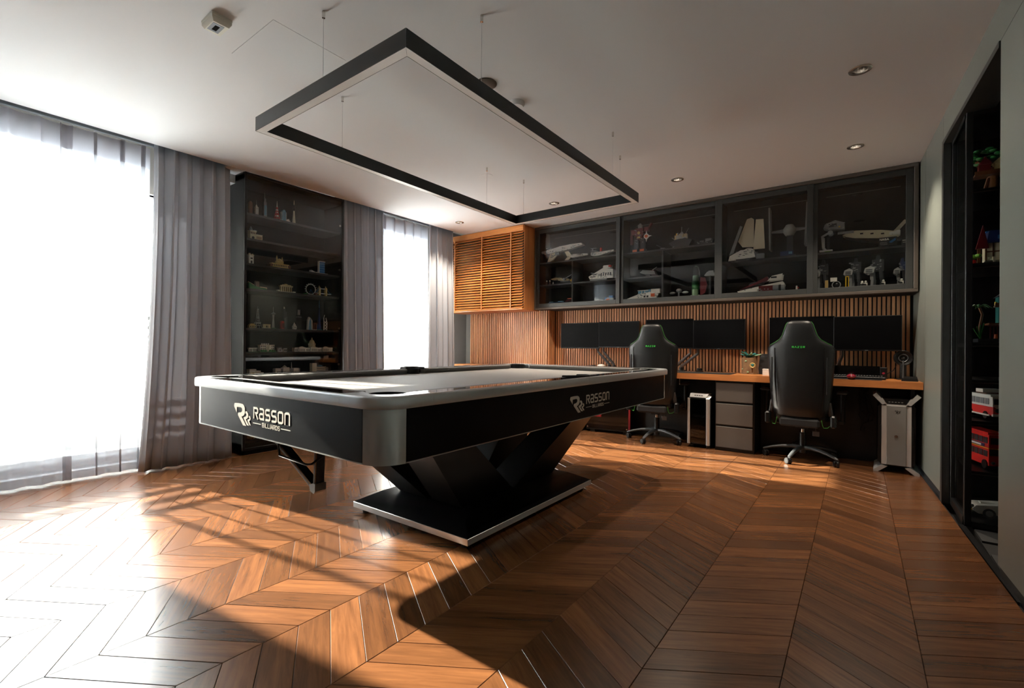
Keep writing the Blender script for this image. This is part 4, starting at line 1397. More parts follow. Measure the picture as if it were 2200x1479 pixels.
for x, z in ((-.05, .05), (-.02, .13), (.0, .02)):
    B().ell((x, -sqrt(max(.066 ** 2 - x * x, 0)) - .002, z), .010, .006, .008).build('moss', 'tpgreen', pt)
T('bag', 'fabric_black', B().loft([[(-.085, -.05, 0), (.085, -.05, 0), (.085, .05, 0), (-.085, .05, 0)], [(-.090, -.058, .06), (.085, -.055, .05), (.088, .055, .06), (-.085, .055, .06)], [(-.078, -.04, .17), (.080, -.045, .175), (.082, .03, .18), (-.075, .03, .17)], [(-.070, -.010, .205), (.078, -.012, .200), (.078, .004, .200), (-.070, .004, .205)]]), (-.712, 5.30, DZ), 'slouchy black cloth bag on the desk left of the right chair', 'bag')
T('box', 'white_plastic', B().box(-.030, .030, -.03, .03, 0, .052, .002), (-.708, 5.08, DZ), 'small white box on the desk edge beside the right chair', 'box', 0, None, (('lid', 'white_plastic', B().box(-.031, .031, -.031, .031, .053, .062, .002)),))
T('desk_mat', 'fabric_black', B().box(-.32, .25, -.15, .17, 0, .004), (-.09, 5.06, DZ), 'wide black desk mat under the dark keyboard behind the right chair', 'mat')
T('mouse', 'mouse_red', B().ell((0, 0, .020), .034, .058, .024), (-.045, 4.945, DZ + .004), 'translucent red mouse on the desk right of the right chair', 'mouse', 0, None, (('wheel', 'tblack', B().cyl((-.004, -.03, .037), .008, .008, .008, 12, None, 'x')),))
sbx = empty('soundbar', (.02, 5.24, DZ), 0, 'long smoked translucent black case lying behind the right chair keyboard', 'speaker')
B().box(-.26, .185, -.03, .035, .0, .012, .003).box(.135, .185, -.03, .035, .012, .10, .004).box(-.26, -.20, -.03, .035, .012, .105, .004).build('body', 'plastic_black', sbx)
B().box(-.20, .135, -.028, -.022, .012, .108, .002).box(-.20, .135, .028, .033, .012, .108, .002).build('smoked_cover', 'smoke_glass', sbx)
B().cyl((.16, -.031, .05), .010, .010, .004, 14, None, 'y').build('knob', 'mouse_red', sbx)
sp_ = empty('desk_speaker', (.312, 5.24, DZ), radians(12), 'round black speaker on a post at the right end of the desk', 'speaker')
B().box(-.02, .02, -.02, .02, .006, .13, .004).box(-.05, .05, -.05, .05, 0, .008, .003).build('stand', 'plastic_black', sp_)
hd = B().lathe([(0, .05), (.045, .05), (.066, .02), (.066, 0), (.060, -.004), (.052, 0), (.030, .012), (.012, .016), (0, .016)], (0, -.01, .185), 32, 'y').build('head', 'plastic_black', sp_)
B().lathe([(.028, .0), (.032, -.003), (.036, .0), (.032, .004), (.028, 0)], (0, -.008, .185), 28, 'y').build('ring', 'plastic_grey', hd)
B().ell((0, .0, .185), .012, .010, .012).build('dust_cap', 'plastic_grey', hd)
rt = empty('router', (.345, 5.02, DZ), radians(-6), 'black router with upright antenna at the right end of the desk', 'router')
B().loft([[(-.055, -.05, 0), (.050, -.05, 0), (.050, .06, 0), (-.055, .06, 0)], [(-.050, -.045, .024), (.045, -.045, .024), (.040, .05, .036), (-.045, .05, .036)]]).build('body', 'plastic_black', rt)
B().tube([(-.043, -.030, .02), (-.043, -.030, .05), (-.043, -.030, .17)], [.007, .006, .005], 8).build('antenna', 'plastic_grey', rt)
cbk = B()
rnd = random.Random(2)
for k in range(6):
    pts = [(rnd.uniform(-.03, .03), 0, .60)]
    for j in range(7):
        pts.append((rnd.uniform(-.045, .045) + .01 * j * (k % 2), rnd.uniform(-.02, .02), .60 - .045 * (j + 1)))
    if k > 3:
        pts += [(.0, 0, .25), (-.015, 0, .19), (.01, 0, .17), (.015, 0, .22)]
    cbk.tube(pts, .004, 6)
tag(cbk.build('cable_bundle', 'fabric_black', None, (.035, 5.255, .085)), 'tangle of black cables hanging under the desk left of the silver tower', 'cable')
T('cable', 'fabric_black', B().tube([(.27, 5.27, .87), (.25, 5.28, .82), (.19, 5.28, .775), (.12, 5.27, .755)], .003, 6), (0, 0, 0), 'thin black cable sagging from the round speaker to the smoked case', 'cable')
T('pull_cord', 'white_plastic', B().tube([(0, 0, .05), (0, 0, .0)], .0015, 6).ell((0, 0, -.004), .004, .004, .008, 10, 6), (-1.475, 4.90, .635), 'tiny white cord end hanging below the desk edge right of the left chair', 'cord')

# ------------------------------------------------------------------ brick-built models on the shelves
BX = {'long_ship':(-3.072,2.105,0.590,0.224),'small_ship':(-2.859,2.105,0.347,0.113),'turret_ship':(-2.518,2.105,0.311,0.126),'tan_fighter':(-3.074,1.815,0.348,0.121),'brown_figs':(-3.288,1.815,0.123,0.068),'yellow_fig':(-2.945,1.815,0.068,0.054),'red_ship':(-2.978,1.51,0.143,0.048),'blue_ship':(-3.110,1.51,0.328,0.055),'white_tank':(-2.522,1.815,0.323,0.201),'orange_ship':(-2.426,1.51,0.134,0.091),'robot':(-2.021,2.105,0.296,0.342),'bar_gun':(-1.808,2.105,0.107,0.069),'spiky':(-1.577,2.105,0.253,0.233),'dark_boat':(-1.328,2.105,0.196,0.080),'mid_ship':(-1.942,1.815,0.187,0.107),'speeder':(-1.985,1.51,0.382,0.140),'tan_small':(-1.598,1.51,0.203,0.104),'capsule':(-1.389,1.51,0.184,0.339),'right_ship':(-1.272,1.815,0.109,0.075),'fin_shuttle':(-0.909,1.895,0.337,0.430),'panel_fighter':(-0.554,1.895,0.307,0.487),'racer':(-0.782,1.51,0.418,0.178),'white_fig':(-0.480,1.51,0.116,0.054),'biped':(-0.192,1.895,0.179,0.282),'orbiter':(0.113,1.895,0.466,0.242),'plate1':(0.201,1.895,0.122,0.074),'plate2':(0.320,1.895,0.053,0.049),'walkA':(-0.284,1.51,0.132,0.281),'walkB':(-0.038,1.51,0.148,0.268),'walkC':(0.118,1.51,0.164,0.275),'walkD':(0.292,1.51,0.100,0.235),'satellite':(-0.162,1.51,0.178,0.126),'wf1':(0.026,1.51,0.040,0.110),'wf2':(0.051,1.51,0.044,0.059),'wf3':(0.174,1.51,0.058,0.074),'wf4':(0.296,1.51,0.035,0.073),'brown_tower':(2.037,2.18,0.025,0.112),'white_spire':(2.091,2.18,0.025,0.135),'grey_tall':(2.166,2.18,0.030,0.221),'red_lattice':(2.284,2.18,0.045,0.176),'twin_arch':(2.348,2.18,0.047,0.105),'white_dome':(2.392,2.18,0.042,0.033),'tv_tower':(2.454,2.18,0.033,0.224),'palace':(2.083,1.955,0.113,0.109),'arch_tower':(2.045,1.725,0.041,0.087),'gold_palace':(2.312,1.725,0.192,0.105),'blue_block':(2.756,1.725,0.079,0.118),'white_sail':(2.675,1.725,0.083,0.024),'wall_model':(2.107,1.5,0.169,0.065),'gate':(2.378,1.5,0.177,0.068),'wheel':(2.670,1.5,0.160,0.121),'bridge':(2.778,1.5,0.202,0.103),'gold_low':(2.061,1.15,0.071,0.035),'lattice':(2.112,1.15,0.064,0.202),'tan_low':(2.196,1.15,0.070,0.035),'needle':(2.258,1.15,0.035,0.207),'dark_sky':(2.369,1.15,0.042,0.216),'red_box':(2.349,1.15,0.037,0.073),'white_bell':(2.468,1.15,0.033,0.066),'dark_twin':(2.514,1.15,0.039,0.198),'white_curve':(2.627,1.15,0.056,0.129),'brown_frame':(2.683,1.15,0.036,0.068),'blue_spire':(2.735,1.15,0.048,0.312),'white_exo':(2.799,1.15,0.048,0.158),'white_low':(2.066,0.93,0.075,0.040),'white_house':(2.192,0.93,0.153,0.084),'white_small':(2.344,0.93,0.096,0.046),'capitol':(2.660,0.93,0.451,0.150),'stepped':(2.091,0.72,0.130,0.066),'long_hall':(2.393,0.72,0.262,0.111),'spiral':(2.734,0.72,0.199,0.112),'tan_blocks':(2.122,0.14,0.179,0.123),'tree_house':(0.605,1.923,0.165,0.247),'tavern':(0.623,1.491,0.203,0.239),'island_house':(0.628,1.049,0.216,0.351),'van':(0.630,0.610,0.156,0.166),'bus':(0.612,0.322,0.132,0.231),'car':(0.688,0.033,0.191,0.142)}
def shape(b, s):
    k = s[0]
    if k == 'b':                                   # box: cx, cy, z0, sx, sy, sz [, ry]
        b.cb(*s[1:4], *s[4:7], 0.0, 0.0, s[7] if len(s) > 7 else 0.0)
    elif k == 'c':                                 # upright cone: x, y, z, r0, r1, h
        b.cyl(s[1:4], s[4], s[5], s[6], s[7] if len(s) > 7 else 14)
    elif k == 'h':                                 # bar along x: x, y, z, r0, r1, length
        b.cyl(s[1:4], s[4], s[5], s[6], 12, None, 'x')
    elif k == 'y':                                 # bar along depth
        b.cyl(s[1:4], s[4], s[5], s[6], 16, None, 'y')
    elif k == 'e':
        b.ell(s[1:4], *s[4:7], 14, 8)
    elif k == 'p':                                 # outline in the XZ plane, y0, y1
        b.prism(s[1], s[2], s[3], 'y')
    elif k == 'q':                                 # outline in plan, z0, z1
        b.prism(s[1], s[2], s[3], 'z')
    elif k == 't':
        b.tube(s[1], s[2], s[3] if len(s) > 3 else 6)
    elif k == 'l':                                 # lathe: profile, x, y
        b.lathe(s[1], (s[2], s[3], 0), 16)
def greeble(seed, n, x0, x1, y, z0, z1, s=.014):
    r = random.Random(seed)
    return [('b', r.uniform(x0, x1), y + r.uniform(-.004, .004), r.uniform(z0, z1), s * r.uniform(.5, 1.8), s * r.uniform(.6, 1.2), s * r.uniform(.3, .8)) for _ in range(n)]
def model(name, key, where, label, cat, parts, group=None, rz=0.0, dy=0.0, dz=0.0):
    """parts are given in metres with the origin at the middle of the base"""
    cx, z, w, h = BX[key]
    if where == 'back':
        loc, r = (cx, 5.26 + dy, z), 0.0
    elif where == 'left':
        loc, r = (-4.535 - dy, cx, z), pi / 2
    else:
        loc, r = (cx, 3.84 + dy, z), 0.0
    o = empty(name, (loc[0], loc[1], loc[2] + dz), r + rz, label, cat, group)
    for nm, m, shapes in parts:
        b = B()
        for s in shapes:
            shape(b, s)
        b.build(nm, m, o, ang=40)
    return o
for k in list(BX):
    cx, z, w, h = BX[k]
    fix = {2.18: (2.207, .012), 1.955: (1.977, .012), 1.725: (1.747, .014), 1.5: (1.517, .012), 1.15: (1.157, .003), .93: (.930, 0), .72: (.712, 0), .14: (.120, 0), 2.105: (2.107, 0), 1.815: (1.817, 0), 1.895: (1.897, 0), 1.51: (1.537, .025)}
    if z in fix: BX[k] = (cx, fix[z][0], w, h + fix[z][1])
def wh(k): return BX[k][2], BX[k][3]

# --- upper wall cabinet, first bay
w, h = wh('long_ship')
model('toy_spaceship', 'long_ship', 'back', 'long white toy spaceship with a swept tail fin behind the first glass door', 'model',
      [('hull', 'tw', [('p', [(-.5 * w, .62 * h), (-.36 * w, .54 * h), (.1 * w, .62 * h), (.5 * w, .80 * h), (.46 * w, .92 * h), (.2 * w, .92 * h), (-.1 * w, .86 * h), (-.46 * w, .72 * h)], -.035, .035)]),
       ('fin', 'tcream', [('p', [(-.32 * w, .56 * h), (-.10 * w, .58 * h), (-.26 * w, .03), (-.42 * w, .0)], -.012, .012), ('b', -.30 * w, 0, 0, .20 * w, .05, .012)]),
       ('engines', 'tgrey', [('h', -.52 * w, .03, .64 * h, .018, .022, .08), ('h', -.52 * w, -.03, .64 * h, .018, .022, .08), ('b', -.14 * w, 0, .42 * h, .10 * w, .05, .14 * h)]),
       ('deck', 'tsilver', [('b', 0, 0, .85 * h, .2 * w, .03, .07 * h), ('b', .2 * w, 0, .90 * h, .1 * w, .03, .05 * h), ('b', .30 * w, -.036, .80 * h, .1 * w, .004, .03 * h)]), ('plates', 'tgrey', greeble(1, 26, -.44 * w, .44 * w, -.034, .60 * h, .84 * h) + greeble(2, 8, -.34 * w, -.2 * w, -.014, .1 * h, .5 * h))])
w, h = wh('small_ship')
model('toy_spaceship', 'small_ship', 'back', 'small white toy spaceship in front of the long one behind the first glass door', 'model',
      [('hull', 'tw', [('h', -.08 * w, 0, .40 * h, .026, .012, .56 * w), ('e', -.08 * w, 0, .40 * h, .05, .026, .026)]),
       ('fin', 'tcream', [('p', [(-.34 * w, .34 * h), (-.14 * w, .34 * h), (-.30 * w, 1.0 * h), (-.46 * w, 1.0 * h)], -.008, .008), ('p', [(-.36 * w, .30 * h), (-.18 * w, .34 * h), (-.30 * w, 0), (-.46 * w, 0)], -.008, .008)]),
       ('plates', 'tgrey', greeble(3, 14, -.3 * w, .4 * w, -.020, .32 * h, .46 * h, .010)),
       ('stand', 'tdark', [('b', 0, 0, 0, .05, .05, .008), ('b', 0, 0, .008, .012, .012, .28 * h)])], dy=-.06)
w, h = wh('turret_ship')
model('toy_spaceship', 'turret_ship', 'back', 'white toy gunship with a red turret at the right of the first upper shelf', 'model',
      [('hull', 'tw', [('p', [(-.48 * w, .25 * h), (-.2 * w, .12 * h), (.5 * w, .42 * h), (.5 * w, .56 * h), (-.2 * w, .5 * h), (-.48 * w, .55 * h)], -.03, .03)]),
       ('wing', 'tgrey', [('b', -.34 * w, 0, .62 * h, .26 * w, .10, .05 * h), ('b', -.34 * w, 0, .88 * h, .26 * w, .08, .05 * h), ('b', -.40 * w, 0, .3 * h, .02, .06, .62 * h)]),
       ('plates', 'tsilver', greeble(4, 20, -.46 * w, .46 * w, -.028, .25 * h, .5 * h, .012)),
       ('turret', 'tred', [('c', -.08 * w, 0, .5 * h, .014, .012, .42 * h)]),
       ('stand', 'tgreen', [('b', -.3 * w, 0, 0, .14, .08, .008), ('b', -.3 * w, 0, .008, .014, .014, .2 * h)])])
w, h = wh('tan_fighter')
model('toy_fighter', 'tan_fighter', 'back', 'tan toy fighter with splayed wings on the left middle shelf', 'model',
      [('fuselage', 'ttan', [('p', [(-.5 * w, .62 * h), (-.44 * w, .5 * h), (.2 * w, .28 * h), (.3 * w, .36 * h), (.2 * w, .55 * h), (-.3 * w, .74 * h)], -.022, .022)]),
       ('wing', 'tgrey', [('t', [(.02 * w, -.02, .42 * h), (.5 * w, -.05, .95 * h)], .006), ('t', [(.02 * w, .02, .36 * h), (.46 * w, .07, .02)], .006), ('b', .18 * w, 0, .14 * h, .12, .16, .01), ('y', .12 * w, -.06, .45 * h, .015, .015, .12)]),
       ('plates', 'tdark', greeble(7, 16, -.3 * w, .26 * w, -.022, .38 * h, .6 * h, .010)),
       ('cockpit', 'tdark', [('e', -.14 * w, 0, .66 * h, .03, .018, .014)]),
       ('stand', 'tblack', [('b', .05 * w, 0, 0, .06, .05, .006), ('b', .05 * w, 0, .006, .012, .012, .3 * h)])])
w, h = wh('brown_figs')
for i, (x, c) in enumerate(((-.035, 'tbrown'), (.012, 'tbrown'))):
    BX['bf%d' % i] = (BX['brown_figs'][0] + x, BX['brown_figs'][1], .04, h)
    model('toy_figure', 'bf%d' % i, 'back', ('brown minifigure at the far left of the middle shelf', 'brown minifigure just right of its twin on the middle shelf')[i], 'figure',
          [('body', c, [('c', 0, 0, .0, .016, .010, .045)]), ('head', 'tcream', [('e', 0, 0, .055, .010, .010, .012)]), ('hair', 'tdark', [('e', 0, .003, .060, .011, .010, .010)])], 'minifigures in the wall cabinet')
BX['wfig'] = (BX['brown_figs'][0] + .062, BX['brown_figs'][1], .03, .04)
model('toy_figure', 'wfig', 'back', 'tiny white minifigure beside the two brown ones', 'figure', [('body', 'tw', [('c', 0, 0, 0, .012, .008, .028)]), ('head', 'tw', [('e', 0, 0, .034, .008, .008, .008)])], 'minifigures in the wall cabinet')
w, h = wh('yellow_fig')
model('toy_robot', 'yellow_fig', 'back', 'little yellow toy machine right of the tan fighter', 'model', [('body', 'tyellow', [('b', 0, 0, .022, .035, .03, .026), ('e', 0, 0, .054, .012, .012, .010)]), ('leg', 'tyellow', [('b', -.012, 0, 0, .010, .02, .024)]), ('leg', 'tyellow', [('b', .014, 0, 0, .010, .02, .024)]), ('arm', 'tdark', [('b', .028, 0, .01, .010, .01, .03, .4)])])
w, h = wh('red_ship')
model('toy_spaceship', 'red_ship', 'back', 'dark red toy glider raised on a stand, bottom left compartment', 'model', [('hull', 'tdred', [('p', [(-.5 * w, .05), (.5 * w, .075), (.4 * w, .09), (-.3 * w, .08)], -.03, .03)]), ('wing', 'torange', [('b', .05 * w, 0, .085, .5 * w, .10, .006)]), ('stand', 'tdark', [('b', .2 * w, 0, 0, .02, .05, .06)])], dz=.0, dy=.04)
w, h = wh('blue_ship')
model('toy_spaceship', 'blue_ship', 'back', 'flat blue-grey toy ship lying in the bottom left compartment', 'model', [('hull', 'tnavy', [('p', [(-.5 * w, .02), (.48 * w, .0), (.5 * w, .03), (.1 * w, .045), (-.36 * w, .04)], -.04, .04)]), ('deck', 'tlblue', [('b', -.34 * w, 0, .04, .05, .03, .012), ('b', .1 * w, 0, .045, .07, .03, .01)])], dy=-.05)
w, h = wh('white_tank')
model('toy_crawler', 'white_tank', 'back', 'large white wedge-shaped toy crawler in the right middle compartment', 'model',
      [('hull', 'tw', [('p', [(-.5 * w, .28 * h), (-.46 * w, .12 * h), (.5 * w, .10 * h), (.5 * w, .62 * h), (.1 * w, .74 * h)], -.05, .05)]),
       ('vents', 'tdark', [('b', .02 * w + i * .03, -.051, .26 * h, .014, .004, .18 * h, .15) for i in range(5)] + [('b', -.3 * w, -.051, .22 * h, .06, .004, .05 * h), ('b', -.24 * w, -.051, .34 * h, .05, .004, .04 * h)]),
       ('turret', 'tw', [('b', .22 * w, 0, .72 * h, .09, .06, .18 * h), ('h', .02 * w, 0, .84 * h, .006, .009, .10)]), ('turret_light', 'tred', [('b', .34 * w, -.02, .78 * h, .03, .03, .10 * h)]),
       ('plates', 'tgrey', greeble(5, 24, -.4 * w, .44 * w, -.050, .14 * h, .5 * h) + greeble(6, 10, .0, .44 * w, -.0, .62 * h, .72 * h)),
       ('tracks', 'tgrey', [('b', -.1 * w, -.035, 0, .7 * w, .02, .13 * h), ('b', -.1 * w, .035, 0, .7 * w, .02, .13 * h)])])
w, h = wh('orange_ship')
model('toy_speeder', 'orange_ship', 'back', 'orange and blue toy speeder in the bottom compartment below the white crawler', 'model', [('hull', 'tgrey', [('p', [(-.5 * w, .03), (.5 * w, .02), (.5 * w, .06), (-.1 * w, .07)], -.03, .03)]), ('nose', 'torange', [('b', -.05 * w, -.02, .02, .04, .04, .03)]), ('pod', 'tblue', [('b', .2 * w, 0, .06, .05, .04, .03), ('b', -.3 * w, 0, .05, .03, .03, .02)]), ('stand', 'tdark', [('b', 0, 0, 0, .05, .04, .03)])])
# --- second bay
w, h = wh('robot')
model('toy_robot', 'robot', 'back', 'tall dark red and grey toy robot standing on the upper shelf of the second door', 'model',
      [('torso', 'tdred', [('b', -.03, 0, .19, .10, .06, .09), ('b', -.03, 0, .155, .07, .05, .035)]), ('chest_plate', 'tgold', [('y', -.03, -.036, .225, .018, .018, .006), ('b', -.03, -.03, .165, .035, .006, .018)]),
       ('head', 'tgrey', [('b', -.025, 0, .285, .04, .04, .04), ('b', -.025, 0, .325, .018, .02, .014)]),
       ('plates', 'tgrey', greeble(14, 18, -.08, .03, -.031, .1, .27, .012)), ('arm', 'tdred', [('b', -.105, 0, .21, .045, .05, .06), ('b', -.125, 0, .10, .03, .03, .11)]), ('arm', 'tdred', [('b', .055, 0, .235, .05, .05, .05), ('t', [(.07, 0, .26), (.11, 0, .325)], .016)]),
       ('leg', 'tdark', [('b', -.065, 0, .04, .045, .05, .115), ('b', -.07, -.01, 0, .06, .08, .04)]), ('leg', 'tdark', [('b', .01, 0, .04, .045, .05, .115), ('b', .015, -.01, 0, .06, .08, .04)]),
       ('foot_plates', 'torange', [('b', -.07, -.052, .0, .05, .006, .03), ('b', .015, -.052, .0, .05, .006, .03)]),
       ('shield', 'tw', [('y', .075, -.075, .165, .030, .030, .008)] + [('p', [(.075 + .030 * cos(a + .3), .165 + .030 * sin(a + .3)), (.075 + .066 * cos(a), .165 + .066 * sin(a)), (.075 + .030 * cos(a - .3), .165 + .030 * sin(a - .3))], -.073, -.069) for a in (pi / 2, 0, -pi / 2)]),
       ('shield_centre', 'torange', [('y', .075, -.079, .165, .018, .018, .005)]), ('shield_grip', 'tdark', [('t', [(.06, 0, .165), (.075, -.07, .165)], .008)])])
w, h = wh('bar_gun')
model('toy_cannon', 'bar_gun', 'back', 'small dark toy cannon leaning beside the robot', 'model', [('barrel', 'tdark', [('t', [(-.045, 0, .066), (.03, 0, .02)], .006)]), ('base', 'tgrey', [('b', .03, 0, 0, .05, .04, .02)])])
w, h = wh('spiky')
rnd = random.Random(9)
model('toy_ship', 'spiky', 'back', 'spiky grey and tan toy ship with masts on the upper shelf of the second door', 'model',
      [('hull', 'tdark', [('p', [(-.5 * w, .06), (-.3 * w, 0), (.35 * w, 0), (.5 * w, .07), (.2 * w, .1), (-.2 * w, .09)], -.04, .04)]),
       ('mast', 'tgrey', [('t', [(.0, 0, .08), (.02 * w, 0, h)], .004), ('t', [(-.1 * w, 0, .06), (-.38 * w, -.02, .12)], .004), ('t', [(.05 * w, 0, .1), (.32 * w, 0, .9 * h)], .003), ('t', [(-.12 * w, 0, .05), (-.32 * w, -.05, .0)], .006)]),
       ('rigging', 'tsilver', [('t', [(rnd.uniform(-.25, .2) * w, -.03, rnd.uniform(.05, .1)), (rnd.uniform(-.2, .3) * w, -.04, rnd.uniform(.1, .17))], .004) for _ in range(16)]),
       ('cabin', 'ttan', [('b', -.16 * w, 0, .09, .05, .05, .05), ('b', .02 * w, 0, .1, .05, .05, .05), ('b', .2 * w, 0, .09, .03, .04, .06)]), ('flag', 'tyellow', [('b', -.16 * w, -.02, .14, .02, .01, .02)])])
w, h = wh('dark_boat')
model('toy_ship', 'dark_boat', 'back', 'low dark toy boat right of the spiky ship', 'model', [('hull', 'tblack', [('p', [(-.5 * w, .07), (-.4 * w, 0), (.4 * w, 0), (.5 * w, .05), (.1 * w, .03), (-.1 * w, .03)], -.03, .03)]), ('plates', 'tsilver', greeble(12, 10, -.4 * w, .4 * w, -.028, .01, .05, .01)), ('cabin', 'tgrey', [('b', .2 * w, 0, .03, .06, .04, .035), ('b', -.15 * w, 0, .03, .04, .03, .02)])])
w, h = wh('mid_ship')
model('toy_spaceship', 'mid_ship', 'back', 'grey toy spaceship with red trim on the middle shelf of the second door', 'model', [('hull', 'tgrey', [('p', [(-.5 * w, .05), (-.2 * w, .03), (.5 * w, .02), (.4 * w, .06), (-.3 * w, .08)], -.04, .04)]), ('band', 'tdred', [('b', .12 * w, 0, .05, .10, .07, .02)]), ('stand', 'tdark', [('b', 0, 0, 0, .05, .05, .035)]), ('mast', 'tw', [('t', [(.1 * w, 0, .06), (.5 * w, 0, .105)], .004)])])
w, h = wh('speeder')
model('toy_speeder', 'speeder', 'back', 'white wedge-nosed toy speeder with an orange stripe in the lower middle compartment', 'model',
      [('hull', 'tw', [('p', [(-.5 * w, .035), (.28 * w, .0), (.42 * w, .035), (.5 * w, .09), (.2 * w, .10), (-.1 * w, .085)], -.06, .06), ('b', .38 * w, 0, .08, .10, .13, .05)]),
       ('plates', 'tgrey', greeble(8, 18, -.2 * w, .46 * w, -.060, .03, .10, .012)),
       ('stripe', 'torange', [('b', .30 * w, -.0615, .045, .045, .004, .055), ('b', .30 * w, -.04, .098, .04, .04, .02)]),
       ('canopy', 'tlblue', [('b', -.02 * w, 0, .085, .12, .07, .035), ('b', .13 * w, 0, .09, .06, .06, .04)]), ('canopy_frame', 'tw', [('b', -.06 * w, -.036, .085, .008, .004, .04), ('b', .03 * w, -.036, .085, .008, .004, .04), ('b', -.02 * w, -.036, .12, .13, .004, .008)]),
       ('vents', 'tdark', [('b', .05 * w, -.062, .04, .02, .004, .02), ('b', .14 * w, -.062, .04, .02, .004, .02)])])
w, h = wh('tan_small')
model('toy_walker', 'tan_small', 'back', 'small grey three-pod toy droid on a stand left of the green capsule', 'model', [('body', 'tgrey', [('e', 0, 0, .10, .03, .03, .022), ('b', 0, 0, .0, .04, .04, .012), ('b', 0, 0, .012, .014, .014, .07)]), ('pod', 'tsilver', [('e', -.07, 0, .075, .032, .02, .015)]), ('pod', 'tsilver', [('e', .07, 0, .075, .034, .02, .016)]), ('arms', 'tdark', [('t', [(-.06, 0, .078), (.06, 0, .078)], .007)])])
w, h = wh('capsule')
glass('toy_dome', (.80, .84, .84), 1.45, 0.02, 0.9)
model('toy_rocket', 'capsule', 'back', 'green upright toy rocket under a clear dome with a dark red fin', 'model',
      [('body', 'tpgreen', [('c', -.035, 0, 0, .032, .036, .10), ('c', -.03, 0, .19, .034, .03, .06)]), ('band', 'tgreen', [('c', -.033, 0, .10, .037, .037, .09)]), ('dome', 'toy_dome', [('l', [(.040, .15), (.046, .24), (.042, .30), (.026, .345), (0, .36)], -.03, 0)]),
       ('fin', 'tdred', [('p', [(.02, .03), (.07, .06), (.09, .14), (.07, .22), (.02, .23)], -.01, .01)]), ('feet', 'tsilver', [('e', -.07, -.02, .02, .015, .015, .02), ('e', .01, -.02, .02, .015, .015, .02)])])
w, h = wh('right_ship')
model('toy_spaceship', 'right_ship', 'back', 'small grey toy ship on a post right of the green capsule', 'model', [('hull', 'tgrey', [('p', [(-.5 * w, -.04), (.5 * w, -.05), (.4 * w, -.01), (-.2 * w, .0)], -.03, .03), ('b', .1 * w, 0, -.01, .05, .03, .02)]), ('stand', 'tdark', [('b', 0, 0, -.28, .02, .02, .24), ('b', 0, 0, -.28, .06, .06, .008)])])
# --- third bay
w, h = wh('fin_shuttle')
model('toy_shuttle', 'fin_shuttle', 'back', 'tall white toy shuttle with three upright fins behind the third glass door', 'model',
      [('hull', 'tw', [('p', [(-.5 * w, .0), (-.46 * w, .05), (-.15 * w, .10), (.18 * w, .10), (.24 * w, .02), (-.2 * w, .01)], -.03, .03), ('e', .05 * w, 0, .07, .06, .035, .05)]),
       ('fin', 'tcream', [('p', [(-.14 * w, .14), (.17 * w, .13), (.17 * w, h - .02), (.10 * w, h), (-.02 * w, h - .01), (-.26 * w, .20)], .03, .045)]),
       ('fin', 'tcream', [('p', [(.20 * w, .09), (.50 * w, .09), (.46 * w, .38), (.26 * w, .385)], -.055, -.042)]),
       ('fin', 'tgrey', [('p', [(-.48 * w, .06), (-.36 * w, .08), (-.12 * w, .34), (-.18 * w, .35)], -.02, -.008)]),
       ('plates', 'tgrey', greeble(9, 16, -.3 * w, .2 * w, -.030, .03, .11, .012)),
       ('engine', 'tgrey', [('c', .22 * w, 0, .02, .03, .03, .05), ('b', .36 * w, 0, 0, .07, .05, .05)]), ('stand', 'tdark', [('b', -.1 * w, 0, -.001, .12, .08, .010)])], dy=-.05)
w, h = wh('panel_fighter')
model('toy_craft', 'panel_fighter', 'back', 'grey toy craft with a lens-shaped body between two tall slim panels', 'model',
      [('panel', 'tgrey', [('b', -.47 * w, 0, .07, .014, .12, .415, -.02)]), ('panel', 'tgrey', [('b', .48 * w, 0, .09, .014, .12, .40, .04)]),
       ('body', 'tsilver', [('l', [(0, .195), (.035, .20), (.055, .235), (.055, .265), (.03, .305), (.0, .31)], .05 * w, 0)]), ('struts', 'tgrey', [('h', -.46 * w, 0, .25, .010, .022, .4 * w), ('h', .12 * w, 0, .255, .022, .010, .36 * w)]),
       ('stand', 'tdark', [('b', .08 * w, 0, 0, .09, .09, .010), ('b', .06 * w, 0, .01, .05, .03, .19)]), ('nameplate', 'tnavy', [('b', .0, -.065, .0, .11, .006, .042)]), ('nameplate_print', 'tlblue', [('b', .03, -.0695, .012, .03, .003, .022)])], dy=-.03)
w, h = wh('racer')
model('toy_racer', 'racer', 'back', 'dark red and white wedge-shaped toy racer in the lower third bay', 'model',
      [('hull', 'tw', [('p', [(-.5 * w, .045), (-.46 * w, .015), (.1 * w, .0), (.46 * w, .03), (.5 * w, .09), (.46 * w, .12), (-.2 * w, .07)], -.05, .05)]),
       ('nose_panels', 'tdred', [('p', [(-.46 * w, .06), (.18 * w, .14), (.14 * w, .178), (-.1 * w, .125)], -.045, .045), ('b', .12 * w, -.052, .035, .13, .006, .05)]),
       ('plates', 'tgrey', greeble(10, 18, -.4 * w, .46 * w, -.050, .02, .07, .012)),
       ('canopy', 'tdark', [('e', -.10 * w, 0, .11, .07, .03, .025)]), ('fin', 'tw', [('p', [(.14 * w, .13), (.44 * w, .14), (.46 * w, .195), (.24 * w, .178)], -.053, -.045), ('p', [(.14 * w, .13), (.44 * w, .14), (.46 * w, .195), (.24 * w, .178)], .045, .053)]),
       ('engine', 'tgrey', [('h', .26 * w, -.03, .06, .034, .034, .24 * w)]), ('engine_ring', 'tblack', [('h', .38 * w, -.03, .06, .036, .036, .02)]), ('fin_mark', 'tdark', [('b', .28 * w, -.054, .155, .05, .002, .016)])], dy=-.02)
w, h = wh('white_fig')
